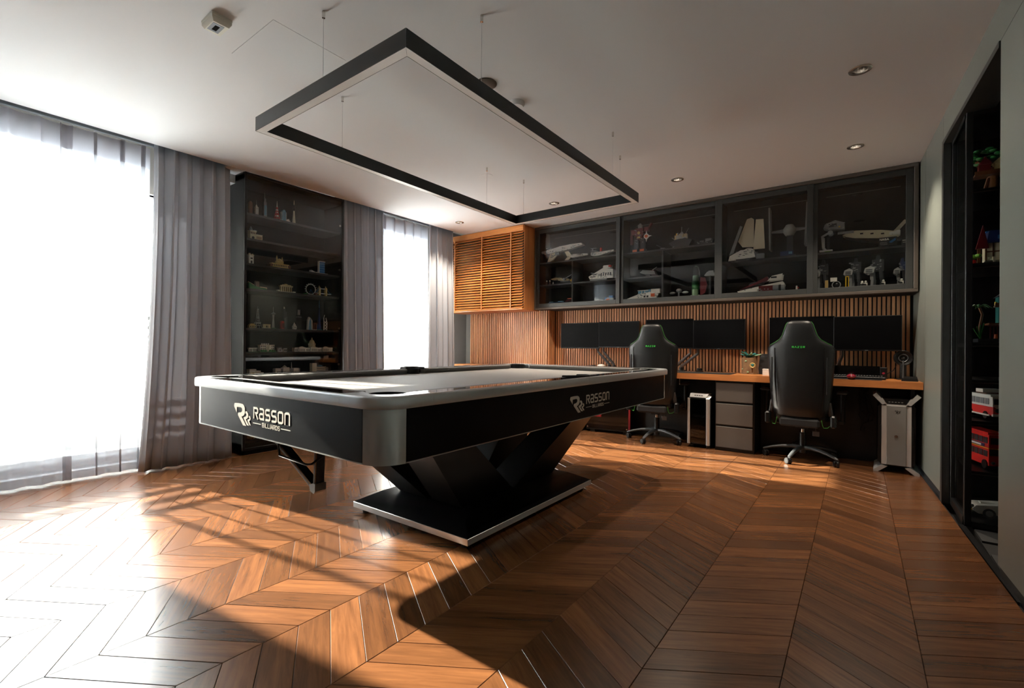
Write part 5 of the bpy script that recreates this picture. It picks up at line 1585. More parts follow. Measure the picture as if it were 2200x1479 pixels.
model('toy_sled', 'white_fig', 'back', 'low white toy sled with a small rider right of the red racer', 'model', [('sled', 'tw', [('p', [(-.5 * w, .012), (.5 * w, 0), (.5 * w, .03), (.1 * w, .03)], -.03, .03)]), ('rider', 'tw', [('c', .0, 0, .03, .010, .007, .03), ('e', 0, 0, .068, .008, .008, .008)]), ('pack', 'tred', [('b', .012, .006, .05, .012, .012, .012)])])
# --- fourth bay
w, h = wh('biped')
model('toy_walker', 'biped', 'back', 'grey two-legged toy walker at the left of the top right shelf', 'model',
      [('head', 'tgrey', [('p', [(-.40 * w, .22), (-.34 * w, .255), (.1 * w, .285), (.48 * w, .255), (.5 * w, .19), (.1 * w, .20), (-.2 * w, .205)], -.045, .045)]), ('panel', 'tdark', [('b', 0, -.046, .225, .06, .004, .03)]), ('lamp', 'tyellow', [('b', .05, -.047, .215, .012, .004, .010)]),
       ('plates', 'tsilver', greeble(11, 14, -.3 * w, .46 * w, -.045, .20, .26, .012)),
       ('gun', 'tsilver', [('y', -.10 * w, -.05, .175, .02, .02, .08), ('h', .2 * w, 0, .17, .012, .012, .12)]),
       ('leg', 'tsilver', [('t', [(-.05 * w, -.02, .19), (-.45 * w, -.02, .15), (-.40 * w, -.02, .04), (-.30 * w, -.02, .02)], .012), ('b', -.40 * w, -.02, .05, .022, .026, .085), ('b', -.28 * w, -.03, 0, .10, .07, .016)]),
       ('leg', 'tdark', [('t', [(.1 * w, .04, .19), (-.22 * w, .04, .14), (-.2 * w, .04, .03)], .012), ('b', -.12 * w, .05, 0, .09, .05, .014)]), ('base', 'tlime', [('b', -.20 * w, -.02, -.001, .05, .09, .006)])], dy=-.03)
w, h = wh('orbiter')
model('toy_orbiter', 'orbiter', 'back', 'long white winged toy space plane with a tail fin on the top right shelf', 'model',
      [('hull', 'tcream', [('p', [(-.5 * w, .155), (-.42 * w, .17), (-.3 * w, .185), (.1 * w, .165), (.34 * w, .14), (.36 * w, .09), (.2 * w, .085), (-.3 * w, .115), (-.44 * w, .135)], -.05, .05)]),
       ('belly', 'tblack', [('p', [(-.46 * w, .135), (-.3 * w, .113), (.2 * w, .083), (.40 * w, .088), (.40 * w, .07), (.0, .07), (-.2 * w, .09)], -.06, .06)]),
       ('tail_fin', 'tcream', [('p', [(.26 * w, .14), (.34 * w, .14), (.5 * w, .235), (.44 * w, .242)], -.008, .008)]), ('engine_pod', 'tw', [('h', .22 * w, -.03, .125, .024, .028, .16 * w)]),
       ('windows', 'tblack', [('b', (-.20 + .16 * i) * w, -.051, .145 - .010 * i, .022, .004, .012) for i in range(4)]), ('stand', 'tblack', [('b', .05, 0, 0, .08, .08, .010), ('b', .05, 0, .01, .02, .02, .065)])], dy=.055)
w, h = wh('plate1')
pm = model('name_plate', 'plate1', 'back', 'dark plaque with white letters and a blue sketch under the space plane', 'plaque', [('board', 'tblack', [('b', 0, 0, 0, w, .012, h)]), ('sketch', 'tblue', [('p', [(.005, .03), (.05, .062), (.055, .045), (.025, .022)], -.0085, -.006), ('b', .035, -.007, .034, .045, .002, .008, -.6)]), ('small_print', 'tgrey', [('b', -.028, -.007, .030 - .010 * i, .05, .002, .003) for i in range(3)])], dy=-.10)
b = B(); lettering(b, 'NASA', -.056, .048, .016, 1.0, .22, Matrix.Translation((0, -.0062, 0)), .0015); b.build('lettering', 'tw', pm)
w, h = wh('plate2')
pm = model('name_plate', 'plate2', 'back', 'second small dark plaque at the far right of the top shelf', 'plaque', [('board', 'tblack', [('b', 0, 0, 0, w, .012, h)]), ('print', 'tw', [('b', 0, -.007, .03, .045, .002, .006), ('b', 0, -.007, .015, .04, .002, .003)])], dy=-.10)
for key, lb, m1, sc, dy_ in (('walkA', 'dark four-legged toy machine at the left of the bottom right bay', 'tdark', 1.0, .03), ('walkB', 'four-legged toy machine with a grey boxy head, second in the bottom right bay', 'tdark', 1.0, .02), ('walkC', 'tallest four-legged toy machine, third in the bottom right bay', 'tdark', 1.05, .0), ('walkD', 'blue-grey standing toy machine at the right end of the bottom right bay', 'tnavy', 1.0, .02)):
    w, h = wh(key)
    model('toy_walker', key, 'back', lb, 'model',
          [('body', m1, [('b', .02, .02, .55 * h, .5 * w, .10, .32 * h), ('p', [(.0, .87 * h), (.24 * w, .87 * h), (.2 * w, h), (.06 * w, h)], -.02, .06)]),
           ('plates', 'tgrey', greeble(len(lb), 14, -.2 * w, .26 * w, -.03, .56 * h, .84 * h, .012)), ('head', 'tsilver', [('p', [(-.5 * w, .50 * h), (-.44 * w, .62 * h), (-.2 * w, .68 * h), (-.02 * w, .62 * h), (-.06 * w, .48 * h), (-.3 * w, .42 * h)], -.06, .0)]), ('head_vents', 'tdark', [('b', -.26 * w, -.062, (.46 + .05 * i) * h, .28 * w, .004, .02 * h) for i in range(3)]),
           *[('leg', 'tdark' if i % 2 else 'tgrey', [('b', x * w, y, .28 * h, .022, .022, .30 * h, -.08), ('b', (x - .01) * w, y, .03 * h, .020, .020, .27 * h, .06), ('c', (x + .02) * w, y, 0, .022, .018, .04 * h)]) for i, (x, y) in enumerate(((-.14, -.03), (.26, -.03), (-.02, .06), (.34, .06)))]], 'four-legged toy machines', dy=dy_)
w, h = wh('satellite')
model('toy_satellite', 'satellite', 'back', 'toy satellite with gold panels and a white dish in front of the walkers', 'model', [('core', 'tblack', [('e', -.0, 0, .05, .034, .03, .034)]), ('dish', 'tw', [('b', -.02, -.02, .082, .05, .03, .035)]), ('ring', 'tsilver', [('t', [(.032 * cos(2 * pi * i / 12), -.03, .05 + .032 * sin(2 * pi * i / 12)) for i in range(13)], .004)]),
       ('panel', 'tgold', [('b', -.075, 0, .02, .024, .006, .08)]), ('panel', 'tyellow', [('b', .070, -.02, .015, .008, .006, .11), ('b', .090, -.02, .015, .006, .006, .11), ('b', .08, -.02, .015, .026, .006, .008), ('b', .08, -.02, .117, .026, .006, .008)]), ('stand', 'tdark', [('b', 0, 0, 0, .04, .04, .018)])], dy=-.06)
for key, lb in (('wf1', 'white minifigure at the feet of the second toy machine'), ('wf2', 'crouching white minifigure between the second and third toy machines'), ('wf3', 'white minifigure at the feet of the third toy machine'), ('wf4', 'white minifigure in front of the blue-grey toy machine')):
    w, h = wh(key)
    h = min(h, .075)
    model('toy_figure', key, 'back', lb, 'figure', [('body', 'tw', [('b', 0, 0, .38 * h, .026, .016, .34 * h)]), ('leg', 'tw', [('b', -.008, 0, 0, .010, .014, .37 * h)]), ('leg', 'tw', [('b', .008, 0, 0, .010, .014, .37 * h)]), ('head', 'tw', [('e', 0, 0, .86 * h, .009, .009, .13 * h)]), ('arms', 'tblack', [('b', -.012, -.014, .48 * h, .03, .010, .010, .3)])], 'minifigures in the wall cabinet', dy=-.075)

# --- tall cabinet: towers and landmarks
G = 'building models in the tall cabinet'
def tower(key, label, parts, cat='model'):
    model('building_model', key, 'left', label, cat, parts, None, 0.0, {'wheel': .07}.get(key, 0.0))
TOP = ' on the top shelf of the tall cabinet'
w, h = wh('brown_tower')
tower('brown_tower', 'brown rounded tower model at the left end' + TOP, [('shaft', 'tbrown', [('b', 0, 0, .006, .026, .03, h - .02), ('c', 0, 0, h - .014, .013, .006, .014)]), ('base', 'tw', [('b', .004, 0, 0, .036, .04, .006)])])
w, h = wh('white_spire')
tower('white_spire', 'white tower model with a thin spire' + TOP, [('shaft', 'tw', [('b', 0, 0, 0, .026, .03, .55 * h), ('c', 0, 0, .55 * h, .012, .003, .16 * h)]), ('windows', 'tgrey', [('b', 0, -.0155, (.06 + .09 * i) * h, .016, .002, .03 * h) for i in range(5)]), ('spire', 'tgrey', [('c', 0, 0, .70 * h, .003, .001, .3 * h)])])
w, h = wh('grey_tall')
tower('grey_tall', 'tall grey stepped skyscraper model' + TOP, [('shaft', 'tgrey', [('b', 0, 0, 0, .030, .034, .45 * h), ('b', 0, 0, .45 * h, .026, .028, .18 * h), ('b', 0, 0, .63 * h, .018, .020, .14 * h)]), ('spire', 'tsilver', [('c', 0, 0, .77 * h, .004, .001, .23 * h)]), ('glazing', 'tlblue', [('b', 0, -.018, .02, .02, .002, .40 * h)])])
w, h = wh('red_lattice')
tower('red_lattice', 'red and white tapering tower model' + TOP, [('legs', 'tred', [('t', [(s * .020, q * .02, 0), (s * .006, q * .006, .50 * h)], .0035) for s in (1, -1) for q in (1, -1)] + [('b', 0, 0, .10 * h, .03, .03, .03 * h), ('b', 0, 0, .28 * h, .022, .022, .03 * h), ('b', 0, 0, .55 * h, .012, .012, .12 * h)]), ('bands', 'tw', [('b', 0, 0, .20 * h, .024, .024, .05 * h), ('b', 0, 0, .38 * h, .017, .017, .05 * h), ('b', 0, 0, .50 * h, .016, .016, .05 * h), ('c', 0, 0, .67 * h, .005, .001, .33 * h)]), ('base', 'tdred', [('b', 0, 0, 0, .05, .04, .006)])])
w, h = wh('twin_arch')
tower('twin_arch', 'blue-grey arch-topped tower model with balconies' + TOP, [('shaft', 'tlblue', [('p', [(-.018, 0), (.018, 0), (.018, .75 * h), (.010, .93 * h), (0, h), (-.010, .93 * h), (-.018, .75 * h)], -.016, .016)]), ('balconies', 'tw', [('b', s * .021, 0, (.08 + .11 * i) * h, .008, .034, .03 * h) for i in range(7) for s in (1, -1)]), ('windows', 'tdark', [('b', 0, -.0165, (.1 + .1 * i) * h, .018, .002, .03 * h) for i in range(7)])])
w, h = wh('white_dome')
tower('white_dome', 'low white sail-roofed model on the top shelf', [('roof', 'tw', [('p', [(-.02, .008), (-.012, .03), (.0, .01)], -.014, .014), ('p', [(-.005, .008), (.004, .036), (.014, .008)], -.014, .014), ('p', [(.010, .006), (.016, .022), (.022, .006)], -.014, .014)]), ('base', 'tcream', [('b', 0, 0, 0, .048, .034, .008)])])
w, h = wh('tv_tower')
tower('tv_tower', 'television tower model with a dark ball near its top, tall cabinet', [('shaft', 'tcream', [('c', 0, 0, 0, .016, .007, .56 * h)]), ('ball', 'tdark', [('e', 0, 0, .62 * h, .017, .017, .018), ('c', 0, 0, .68 * h, .012, .008, .03)]), ('mast', 'tcream', [('c', 0, 0, .74 * h, .005, .002, .26 * h)])])
w, h = wh('palace')
tower('palace', 'cream palace model with a corner dome on the second shelf of the tall cabinet', [('walls', 'tcream', [('b', -.028, 0, 0, .056, .05, .68 * h), ('b', .026, 0, 0, .060, .04, .42 * h)]), ('windows', 'tbrown', [('b', -.046 + .014 * i, -.026, .40 * h, .007, .002, .14 * h) for i in range(4)] + [('b', .008 + .012 * i, -.021, .08 * h, .006, .002, .2 * h) for i in range(4)]), ('arch', 'tdark', [('y', -.03, -.026, .12 * h, .012, .012, .002)]), ('dome', 'tgrey', [('l', [(.014, .68 * h), (.014, .78 * h), (.008, .88 * h), (.002, 1.0 * h), (0, h)], -.040, 0), ('b', -.008, 0, .68 * h, .02, .04, .05 * h)]), ('cornice', 'tw', [('b', -.028, 0, .64 * h, .060, .054, .04 * h), ('b', .026, 0, .40 * h, .064, .044, .03 * h)])])
w, h = wh('arch_tower')
tower('arch_tower', 'small white gate tower model on the third shelf of the tall cabinet', [('walls', 'tw', [('b', 0, 0, 0, .040, .03, .8 * h)]), ('openings', 'tdark', [('b', 0, -.016, .06 * h, .014, .003, .24 * h), ('b', 0, -.016, .46 * h, .018, .003, .12 * h)]), ('roof', 'tcream', [('b', 0, 0, .8 * h, .046, .034, .05 * h), ('b', -.012, 0, .85 * h, .012, .02, .14 * h), ('b', .012, 0, .85 * h, .012, .02, .10 * h)])])
w, h = wh('gold_palace')
tower('gold_palace', 'gold towered palace model in the middle of the third shelf', [('walls', 'tgold', [('b', 0, 0, 0, .17, .05, .34 * h), ('b', 0, 0, .34 * h, .06, .045, .22 * h)]), ('windows', 'tdark', [('b', -.075 + .0167 * i, -.026, .10 * h, .007, .002, .14 * h) for i in range(10)]), ('dome', 'tgold', [('l', [(.024, .56 * h), (.024, .62 * h), (.012, .74 * h), (0, .78 * h)], 0, 0)]), ('tower', 'tgold', [('b', -.03, -.01, .34 * h, .010, .012, .5 * h), ('c', -.03, -.01, .84 * h, .006, .001, .16 * h)]), ('tower', 'tgold', [('b', .022, -.01, .34 * h, .010, .012, .42 * h), ('c', .022, -.01, .76 * h, .006, .001, .16 * h)]), ('wings', 'tbrown', [('b', -.09, 0, 0, .02, .06, .26 * h), ('b', .088, 0, 0, .02, .06, .26 * h)])])
w, h = wh('blue_block')
tower('blue_block', 'blue glass slab building model at the right of the third shelf', [('slab', 'tblue', [('b', 0, 0, .008, .062, .026, h - .012)]), ('frame', 'tw', [('b', -.033, 0, .004, .005, .030, h - .004), ('b', 0, 0, h - .005, .07, .030, .005)]), ('floors', 'tlblue', [('b', 0, -.0135, .03 + .024 * i, .06, .002, .003) for i in range(4)]), ('base', 'tw', [('b', .01, 0, 0, .10, .05, .006)])])
w, h = wh('white_sail')
tower('white_sail', 'low curved white roof model beside the blue slab model', [('roof', 'tw', [('p', [(-.04, .0), (.03, 0), (.036, .012), (.0, .010), (-.03, .022), (-.042, .026)], -.02, .02)]), ('steps', 'tcream', [('b', .02, -.02, 0, .04, .02, .006)])], 'model')
w, h = wh('wall_model')
tower('wall_model', 'tan hilltop wall model with a watchtower on the fourth shelf', [('hill', 'tgreen', [('p', [(-.08, 0), (.085, 0), (.07, .018), (.02, .02), (-.03, .03), (-.085, .06)], -.02, .02)]), ('wall', 'ttan', [('p', [(-.085, .055), (-.03, .028), (-.03, .040), (-.085, .068)], -.008, .008), ('p', [(.02, .018), (.085, .012), (.085, .028), (.02, .03)], -.008, .008)]), ('watchtower', 'tbrown', [('b', -.006, 0, .02, .034, .028, .05), ('b', -.02, 0, .07, .008, .02, .008), ('b', -.006, 0, .07, .008, .02, .008), ('b', .008, 0, .07, .008, .02, .008)])])
w, h = wh('gate')
tower('gate', 'tan columned gate model in the middle of the fourth shelf', [('column', 'ttan', [('b', -.05 + .02 * i, 0, .008, .009, .03, .55 * h) for i in range(6)]), ('beam', 'ttan', [('b', 0, 0, .66 * h, .125, .036, .16 * h), ('b', 0, 0, .82 * h, .09, .03, .10 * h)]), ('statue', 'tgold', [('e', 0, 0, .95 * h, .02, .01, .008)]), ('wing', 'tcream', [('b', -.075, 0, 0, .022, .03, .018), ('b', .08, 0, 0, .026, .03, .014)]), ('base', 'tcream', [('b', 0, 0, 0, .17, .05, .006)])])
w, h = wh('wheel')
tower('wheel', 'white big-wheel model with a blue support on the fourth shelf', [('rim', 'tw', [('t', [(.01 + .052 * cos(2 * pi * i / 24), 0, .066 + .052 * sin(2 * pi * i / 24)) for i in range(25)], .0035)]), ('cabins', 'tsilver', [('b', .01 + .060 * cos(2 * pi * i / 16), 0, .062 + .060 * sin(2 * pi * i / 16), .009, .012, .008) for i in range(16)]), ('spokes', 'tblue', [('t', [(.01, 0, .066), (.045, .0, .005)], .002), ('t', [(.01, 0, .066), (-.01, 0, .005)], .002)]), ('base', 'tgreen', [('b', -.03, 0, 0, .09, .05, .006), ('b', -.05, 0, .006, .03, .03, .016)])])
w, h = wh('bridge')
tower('bridge', 'bridge model with two gold towers and blue cables on the fourth shelf', [('tower', 'tgold', [('b', -.045, 0, 0, .020, .03, .085), ('c', -.045, 0, .085, .009, .001, .022)]), ('tower', 'tgold', [('b', .028, 0, 0, .020, .03, .085), ('c', .028, 0, .085, .009, .001, .022)]), ('walkway', 'tw', [('b', -.008, 0, .072, .055, .016, .006), ('b', -.008, 0, .022, .19, .022, .006)]), ('cable', 'tblue', [('t', [(.036, -.012, .078), (.06, -.012, .04), (.09, -.012, .026)], .003), ('t', [(-.054, -.012, .078), (-.075, -.012, .04), (-.10, -.012, .026)], .003)]), ('house', 'tbrown', [('b', -.085, 0, 0, .02, .03, .03)])], 'model')
FIF = ' on the fifth shelf'
w, h = wh('gold_low')
tower('gold_low', 'low gold temple model at the left end' + FIF, [('walls', 'tgold', [('b', 0, 0, 0, .066, .04, .6 * h)]), ('roof', 'tgold', [('b', 0, 0, .6 * h, .05, .036, .22 * h), ('b', 0, 0, .8 * h, .03, .03, .2 * h)]), ('door', 'tdark', [('b', -.02 + .02 * i, -.021, .1 * h, .008, .003, .35 * h) for i in range(3)])])
w, h = wh('lattice')
tower('lattice', 'grey lattice tower model with four splayed legs' + FIF, [('leg', 'tsilver', [('t', [(s * .030, q * .026, 0), (s * .012, q * .011, .32 * h), (s * .004, q * .004, .82 * h)], .0022) for s in (1, -1) for q in (1, -1)]), ('bracing', 'tsilver', [('t', [(-x, -x, z * h), (x, -x, (z + .06) * h)], .0014) for x, z in ((.024, .08), (.017, .18), (.012, .30), (.010, .40), (.008, .5), (.006, .6))] + [('t', [(x, -x, z * h), (-x, -x, (z + .06) * h)], .0014) for x, z in ((.024, .08), (.017, .18), (.012, .30), (.010, .40), (.008, .5), (.006, .6))]), ('platform', 'tsilver', [('b', 0, 0, .20 * h, .044, .040, .012), ('b', 0, 0, .45 * h, .024, .022, .008), ('b', 0, 0, .82 * h, .014, .014, .012)]), ('spire', 'tsilver', [('c', 0, 0, .86 * h, .002, .001, .14 * h)])])
w, h = wh('tan_low')
tower('tan_low', 'low tan arch model right of the lattice tower' + FIF, [('walls', 'ttan', [('b', -.02, 0, 0, .018, .03, .7 * h), ('b', .02, 0, 0, .018, .03, .7 * h), ('b', 0, 0, .7 * h, .06, .032, .3 * h)]), ('base', 'tcream', [('b', 0, 0, 0, .07, .04, .004)])])
w, h = wh('needle')
tower('needle', 'grey observation tower model with a flat disc top' + FIF, [('shaft', 'tsilver', [('t', [(s * .012, 0, 0), (s * .004, 0, .45 * h), (s * .008, 0, .64 * h)], .003) for s in (1, -1)] + [('c', 0, 0, 0, .005, .005, .64 * h)]), ('disc', 'tgrey', [('l', [(0, .63 * h), (.012, .64 * h), (.022, .67 * h), (.012, .71 * h), (.004, .75 * h), (0, .75 * h)], 0, 0)]), ('mast', 'tsilver', [('c', 0, 0, .74 * h, .002, .001, .26 * h)]), ('base', 'tgreen', [('b', 0, 0, 0, .04, .04, .005)])])
w, h = wh('dark_sky')
tower('dark_sky', 'dark stepped skyscraper model behind the red box model' + FIF, [('shaft', 'tdark', [('b', .004, 0, 0, .034, .03, .55 * h), ('b', .001, 0, .55 * h, .026, .026, .22 * h), ('b', -.004, 0, .77 * h, .014, .02, .13 * h)]), ('antenna', 'tw', [('c', -.008, 0, .88 * h, .002, .001, .12 * h), ('c', .0, 0, .88 * h, .002, .001, .10 * h)]), ('glazing', 'tgrey', [('b', .004, -.0155, .05 * h, .004, .002, .45 * h), ('b', -.006, -.0155, .05 * h, .004, .002, .45 * h)])])
w, h = wh('red_box')
tower('red_box', 'bright red phone-box shaped model' + FIF, [('body', 'tred', [('b', 0, 0, 0, .034, .030, .92 * h), ('b', 0, 0, .92 * h, .028, .026, .08 * h)]), ('panes', 'tdred', [('b', 0, -.0155, .1 * h, .020, .002, .62 * h)])])
BX['red_box'] = (BX['red_box'][0], BX['red_box'][1], w, h)
w, h = wh('white_bell')
tower('white_bell', 'small white pointed tower model' + FIF, [('shaft', 'tw', [('b', 0, 0, 0, .032, .03, .5 * h), ('b', 0, 0, .5 * h, .02, .02, .2 * h), ('c', 0, 0, .7 * h, .010, .001, .3 * h)]), ('windows', 'tgrey', [('b', 0, -.0155, .12 * h, .012, .002, .25 * h)])])
w, h = wh('dark_twin')
tower('dark_twin', 'black skyscraper model with two white antennas' + FIF, [('shaft', 'tblack', [('b', 0, 0, 0, .038, .034, .72 * h)]), ('antenna', 'tw', [('b', -.007, 0, .72 * h, .004, .004, .26 * h)]), ('antenna', 'tw', [('b', .008, 0, .72 * h, .004, .004, .26 * h)]), ('band', 'tgrey', [('b', 0, 0, .60 * h, .040, .036, .03 * h)])])
w, h = wh('white_curve')
tower('white_curve', 'white sail-shaped tower model with a blue face' + FIF, [('sail', 'tw', [('p', [(-.026, 0), (-.018, 0), (-.010, .62 * h), (.0, .9 * h), (-.006, h), (-.020, .74 * h)], -.014, .014), ('p', [(.018, 0), (.026, 0), (.026, .70 * h), (.006, .94 * h), (.016, .68 * h)], -.014, .014)]), ('glazing', 'tlblue', [('p', [(-.018, 0), (.018, 0), (.016, .68 * h), (.004, .9 * h), (-.008, .64 * h)], -.010, .010)])])
w, h = wh('brown_frame')
tower('brown_frame', 'small brown rectangular arch model' + FIF, [('frame', 'tbrown', [('b', -.014, 0, 0, .008, .03, .86 * h), ('b', .014, 0, 0, .008, .03, .86 * h), ('b', 0, 0, .86 * h, .036, .03, .14 * h)]), ('base', 'tcream', [('b', 0, 0, 0, .04, .034, .004)])])
w, h = wh('blue_spire')
tower('blue_spire', 'very tall blue stepped spire model' + FIF, [('shaft', 'tnavy', [('c', 0, 0, .02 * h, .020, .016, .20 * h, 8), ('c', 0, 0, .22 * h, .015, .012, .18 * h, 8), ('c', 0, 0, .40 * h, .010, .007, .2 * h, 8), ('c', 0, 0, .60 * h, .006, .004, .14 * h, 8)]), ('spire', 'tlblue', [('c', 0, 0, .74 * h, .003, .001, .26 * h, 8)]), ('wing', 'tblue', [('c', -.014, 0, .02 * h, .009, .007, .16 * h, 8), ('c', .014, 0, .02 * h, .009, .007, .12 * h, 8)]), ('base', 'tteal', [('b', 0, 0, 0, .05, .045, .008)])])
w, h = wh('white_exo')
tower('white_exo', 'white cross-braced tower model at the right end' + FIF, [('core', 'tdark', [('b', 0, .004, 0, .026, .022, .8 * h)]), ('brace', 'tw', [('t', [(-.018, -.012, z * h), (.018, -.012, (z + .2) * h)], .003) for z in (.02, .22, .42)] + [('t', [(.018, -.012, z * h), (-.018, -.012, (z + .2) * h)], .003) for z in (.02, .22, .42)] + [('t', [(-.018, -.012, 0), (-.018, -.012, .8 * h), (-.010, -.012, h)], .0035), ('t', [(.018, -.012, 0), (.020, -.012, .5 * h), (.006, -.012, .82 * h)], .0035)])])
SIX = ' on the sixth shelf'
w, h = wh('white_low')
tower('white_low', 'low white colonnade model at the left end' + SIX, [('column', 'tw', [('b', -.03 + .015 * i, 0, .004, .006, .02, .7 * h) for i in range(5)]), ('roof', 'tw', [('b', 0, 0, .75 * h, .074, .03, .25 * h)]), ('base', 'tgreen', [('b', 0, 0, 0, .076, .04, .004)])])
w, h = wh('white_house')
tower('white_house', 'white columned mansion model with green hedges' + SIX, [('walls', 'tw', [('b', 0, 0, .006, .13, .05, .70 * h), ('b', .01, -.025, .006, .05, .02, .66 * h)]), ('windows', 'tdark', [('b', -.055 + .016 * i, -.026, z, .007, .002, .016) for i in range(8) for z in (.024, .046)]), ('column', 'tcream', [('b', -.008 + .012 * i, -.037, .008, .004, .004, .6 * h) for i in range(4)]), ('roof', 'tcream', [('b', 0, 0, .74 * h, .136, .054, .08 * h)]), ('chimney', 'tw', [('b', -.04 + .02 * i, 0, .82 * h, .010, .012, .16 * h) for i in range(4)]), ('hedge', 'tgreen', [('e', -.06 + .02 * i, -.040, .012, .010, .008, .012) for i in range(7) if i not in (3,)]), ('lawn', 'tgreen', [('b', 0, -.005, 0, .155, .09, .006)])])
w, h = wh('white_small')
tower('white_small', 'small white pavilion model in the middle' + SIX, [('walls', 'tw', [('b', -.025, 0, 0, .03, .03, .8 * h), ('b', .026, 0, 0, .036, .03, .7 * h), ('b', 0, .006, 0, .06, .02, .5 * h)]), ('roof', 'tgrey', [('b', -.025, 0, .8 * h, .034, .034, .2 * h), ('b', .026, 0, .7 * h, .04, .034, .15 * h)]), ('windows', 'tdark', [('b', x, -.016, .2 * h, .006, .002, .4 * h) for x in (-.03, -.02, .018, .028, .038)])])
w, h = wh('capitol')
tower('capitol', 'long white domed parliament model filling the right' + SIX, [('walls', 'tw', [('b', 0, 0, .004, .40, .05, .26 * h), ('b', -.13, -.012, .004, .07, .07, .28 * h), ('b', 0, -.012, .004, .08, .07, .28 * h), ('b', .13, -.012, .004, .07, .07, .28 * h), ('b', .185, -.008, .004, .05, .06, .27 * h)]), ('windows', 'tgrey', [('b', -.19 + .0146 * i, -.0265, .07 * h, .006, .003, .12 * h) for i in range(27)] + [('b', x + .012 * i, -.0475, .06 * h, .005, .002, .14 * h) for x in (-.155, -.025, .105) for i in range(5)]), ('pediment', 'tcream', [('p', [(x - .035, .29 * h), (x + .035, .29 * h), (x, .37 * h)], -.046, -.02) for x in (-.13, 0, .13)]), ('dome', 'tcream', [('l', [(.034, .28 * h), (.034, .44 * h), (.030, .46 * h), (.030, .58 * h), (.027, .68 * h), (.016, .80 * h), (.007, .85 * h), (.007, .93 * h), (0, h)], -.0, .005)]), ('column', 'tw', [('c', .033 * cos(2 * pi * i / 14), .005 + .033 * sin(2 * pi * i / 14), .46 * h, .003, .003, .12 * h, 6) for i in range(14)]), ('base', 'tgrey', [('b', 0, 0, 0, .45, .10, .004)])])
w, h = wh('stepped')
tower('stepped', 'white stepped-block model at the left of the seventh shelf', [('tier', 'tw', [('b', -.03, 0, 0, .06, .06, .9 * h), ('b', .012, -.006, 0, .05, .06, .66 * h), ('b', .045, -.01, 0, .04, .05, .40 * h)]), ('tier', 'tcream', [('b', -.04, -.033, .0, .03, .02, .5 * h), ('b', .0, -.036, 0, .03, .02, .3 * h)]), ('steps', 'tgrey', [('b', .06, -.02, 0, .02, .04, .12 * h)])])
w, h = wh('long_hall')
tower('long_hall', 'long grey and white hall model with a central spire, seventh shelf', [('walls', 'tgrey', [('b', 0, 0, .004, .25, .05, .45 * h)]), ('facade', 'tw', [('b', -.10, -.012, .004, .05, .05, .5 * h), ('b', .08, -.012, .004, .05, .05, .48 * h), ('b', -.02, -.012, .004, .06, .05, .56 * h)]), ('windows', 'tdark', [('b', -.11 + .0135 * i, -.039, .12 * h, .005, .003, .16 * h) for i in range(17)]), ('dome', 'tcream', [('l', [(.022, .55 * h), (.020, .64 * h), (.008, .74 * h), (0, .8 * h)], -.02, 0)]), ('spire', 'tw', [('c', .05, 0, .45 * h, .005, .001, .6 * h)]), ('hedge', 'tgreen', [('b', .0, -.045, 0, .24, .012, .014)])])
w, h = wh('spiral')
tower('spiral', 'white curved-terrace model at the right of the seventh shelf', [('terrace', 'tw', [('l', [(.05, z * h), (.062, (z + .14) * h), (.0, (z + .14) * h)], .015, 0) for z in (.05, .24, .43)]), ('annex', 'tcream', [('b', -.06, 0, 0, .05, .05, .9 * h)]), ('core', 'tgrey', [('c', .015, 0, 0, .046, .046, .58 * h), ('b', .07, 0, 0, .05, .05, .5 * h)]), ('roof', 'tlblue', [('l', [(.03, .57 * h), (.02, .68 * h), (0, .72 * h)], .015, 0)]), ('base', 'tdark', [('b', 0, 0, 0, .19, .07, .006)])])
w, h = wh('tan_blocks')
tower('tan_blocks', 'wide tan block-built ruin model on the cabinet floor', [('walls', 'ttan', [('b', -.03, 0, 0, .10, .06, .9 * h), ('b', .05, 0, 0, .06, .06, .7 * h)]), ('courses', 'tgold', [('b', -.03, -.031, (.15 + .2 * i) * h, .098, .002, .05 * h) for i in range(4)]), ('openings', 'tbrown', [('b', -.06 + .03 * i, -.031, .05 * h, .012, .004, .10 * h) for i in range(5)]), ('base', 'tdark', [('b', 0, 0, 0, .18, .09, .006)])])

# --- glass cabinet beyond the opening in the right wall
GC = empty('corner_cabinet', (.49, 3.68, 0), 0, 'black glass corner cabinet standing in the opening of the right wall', 'cabinet')
b = B()
b.box(0, 1.0, .50, .52, 0, HZ).box(.98, 1.0, 0, .50, 0, HZ).box(0, 1.0, .005, .50, HZ - .05, HZ).box(0, 1.0, .005, .50, 0, .03)
b.build('carcass', 'cabinet_black', GC)
for z in (1.915, 1.488, 1.044, .835, .602, .318):
    sh = B().box(.028, .978, .012, .49, z - .022, z, .002).build('shelf', 'cabinet_black', GC)
    B().box(.028, .978, .008, .012, z - .020, z - .016).build('light_edge', 'frame_bronze', sh)
b = B()
b.box(0, .030, .0, .030, 0, HZ, .002).box(-.004, .026, .455, .49, 0, HZ, .002).box(-.004, .026, .03, .455, 0, .05, .002).box(-.004, .026, .03, .455, HZ - .05, HZ, .002)
b.build('side_frame', 'cabinet_black', GC)
B().box(.008, .013, .030, .455, .05, HZ - .05).build('side_glass', 'cab_glass', GC)
B().box(.030, .97, .002, .006, .03, HZ - .05).build('front_glass', 'cab_glass', GC)
w, h = wh('tree_house')
rnd = random.Random(21)
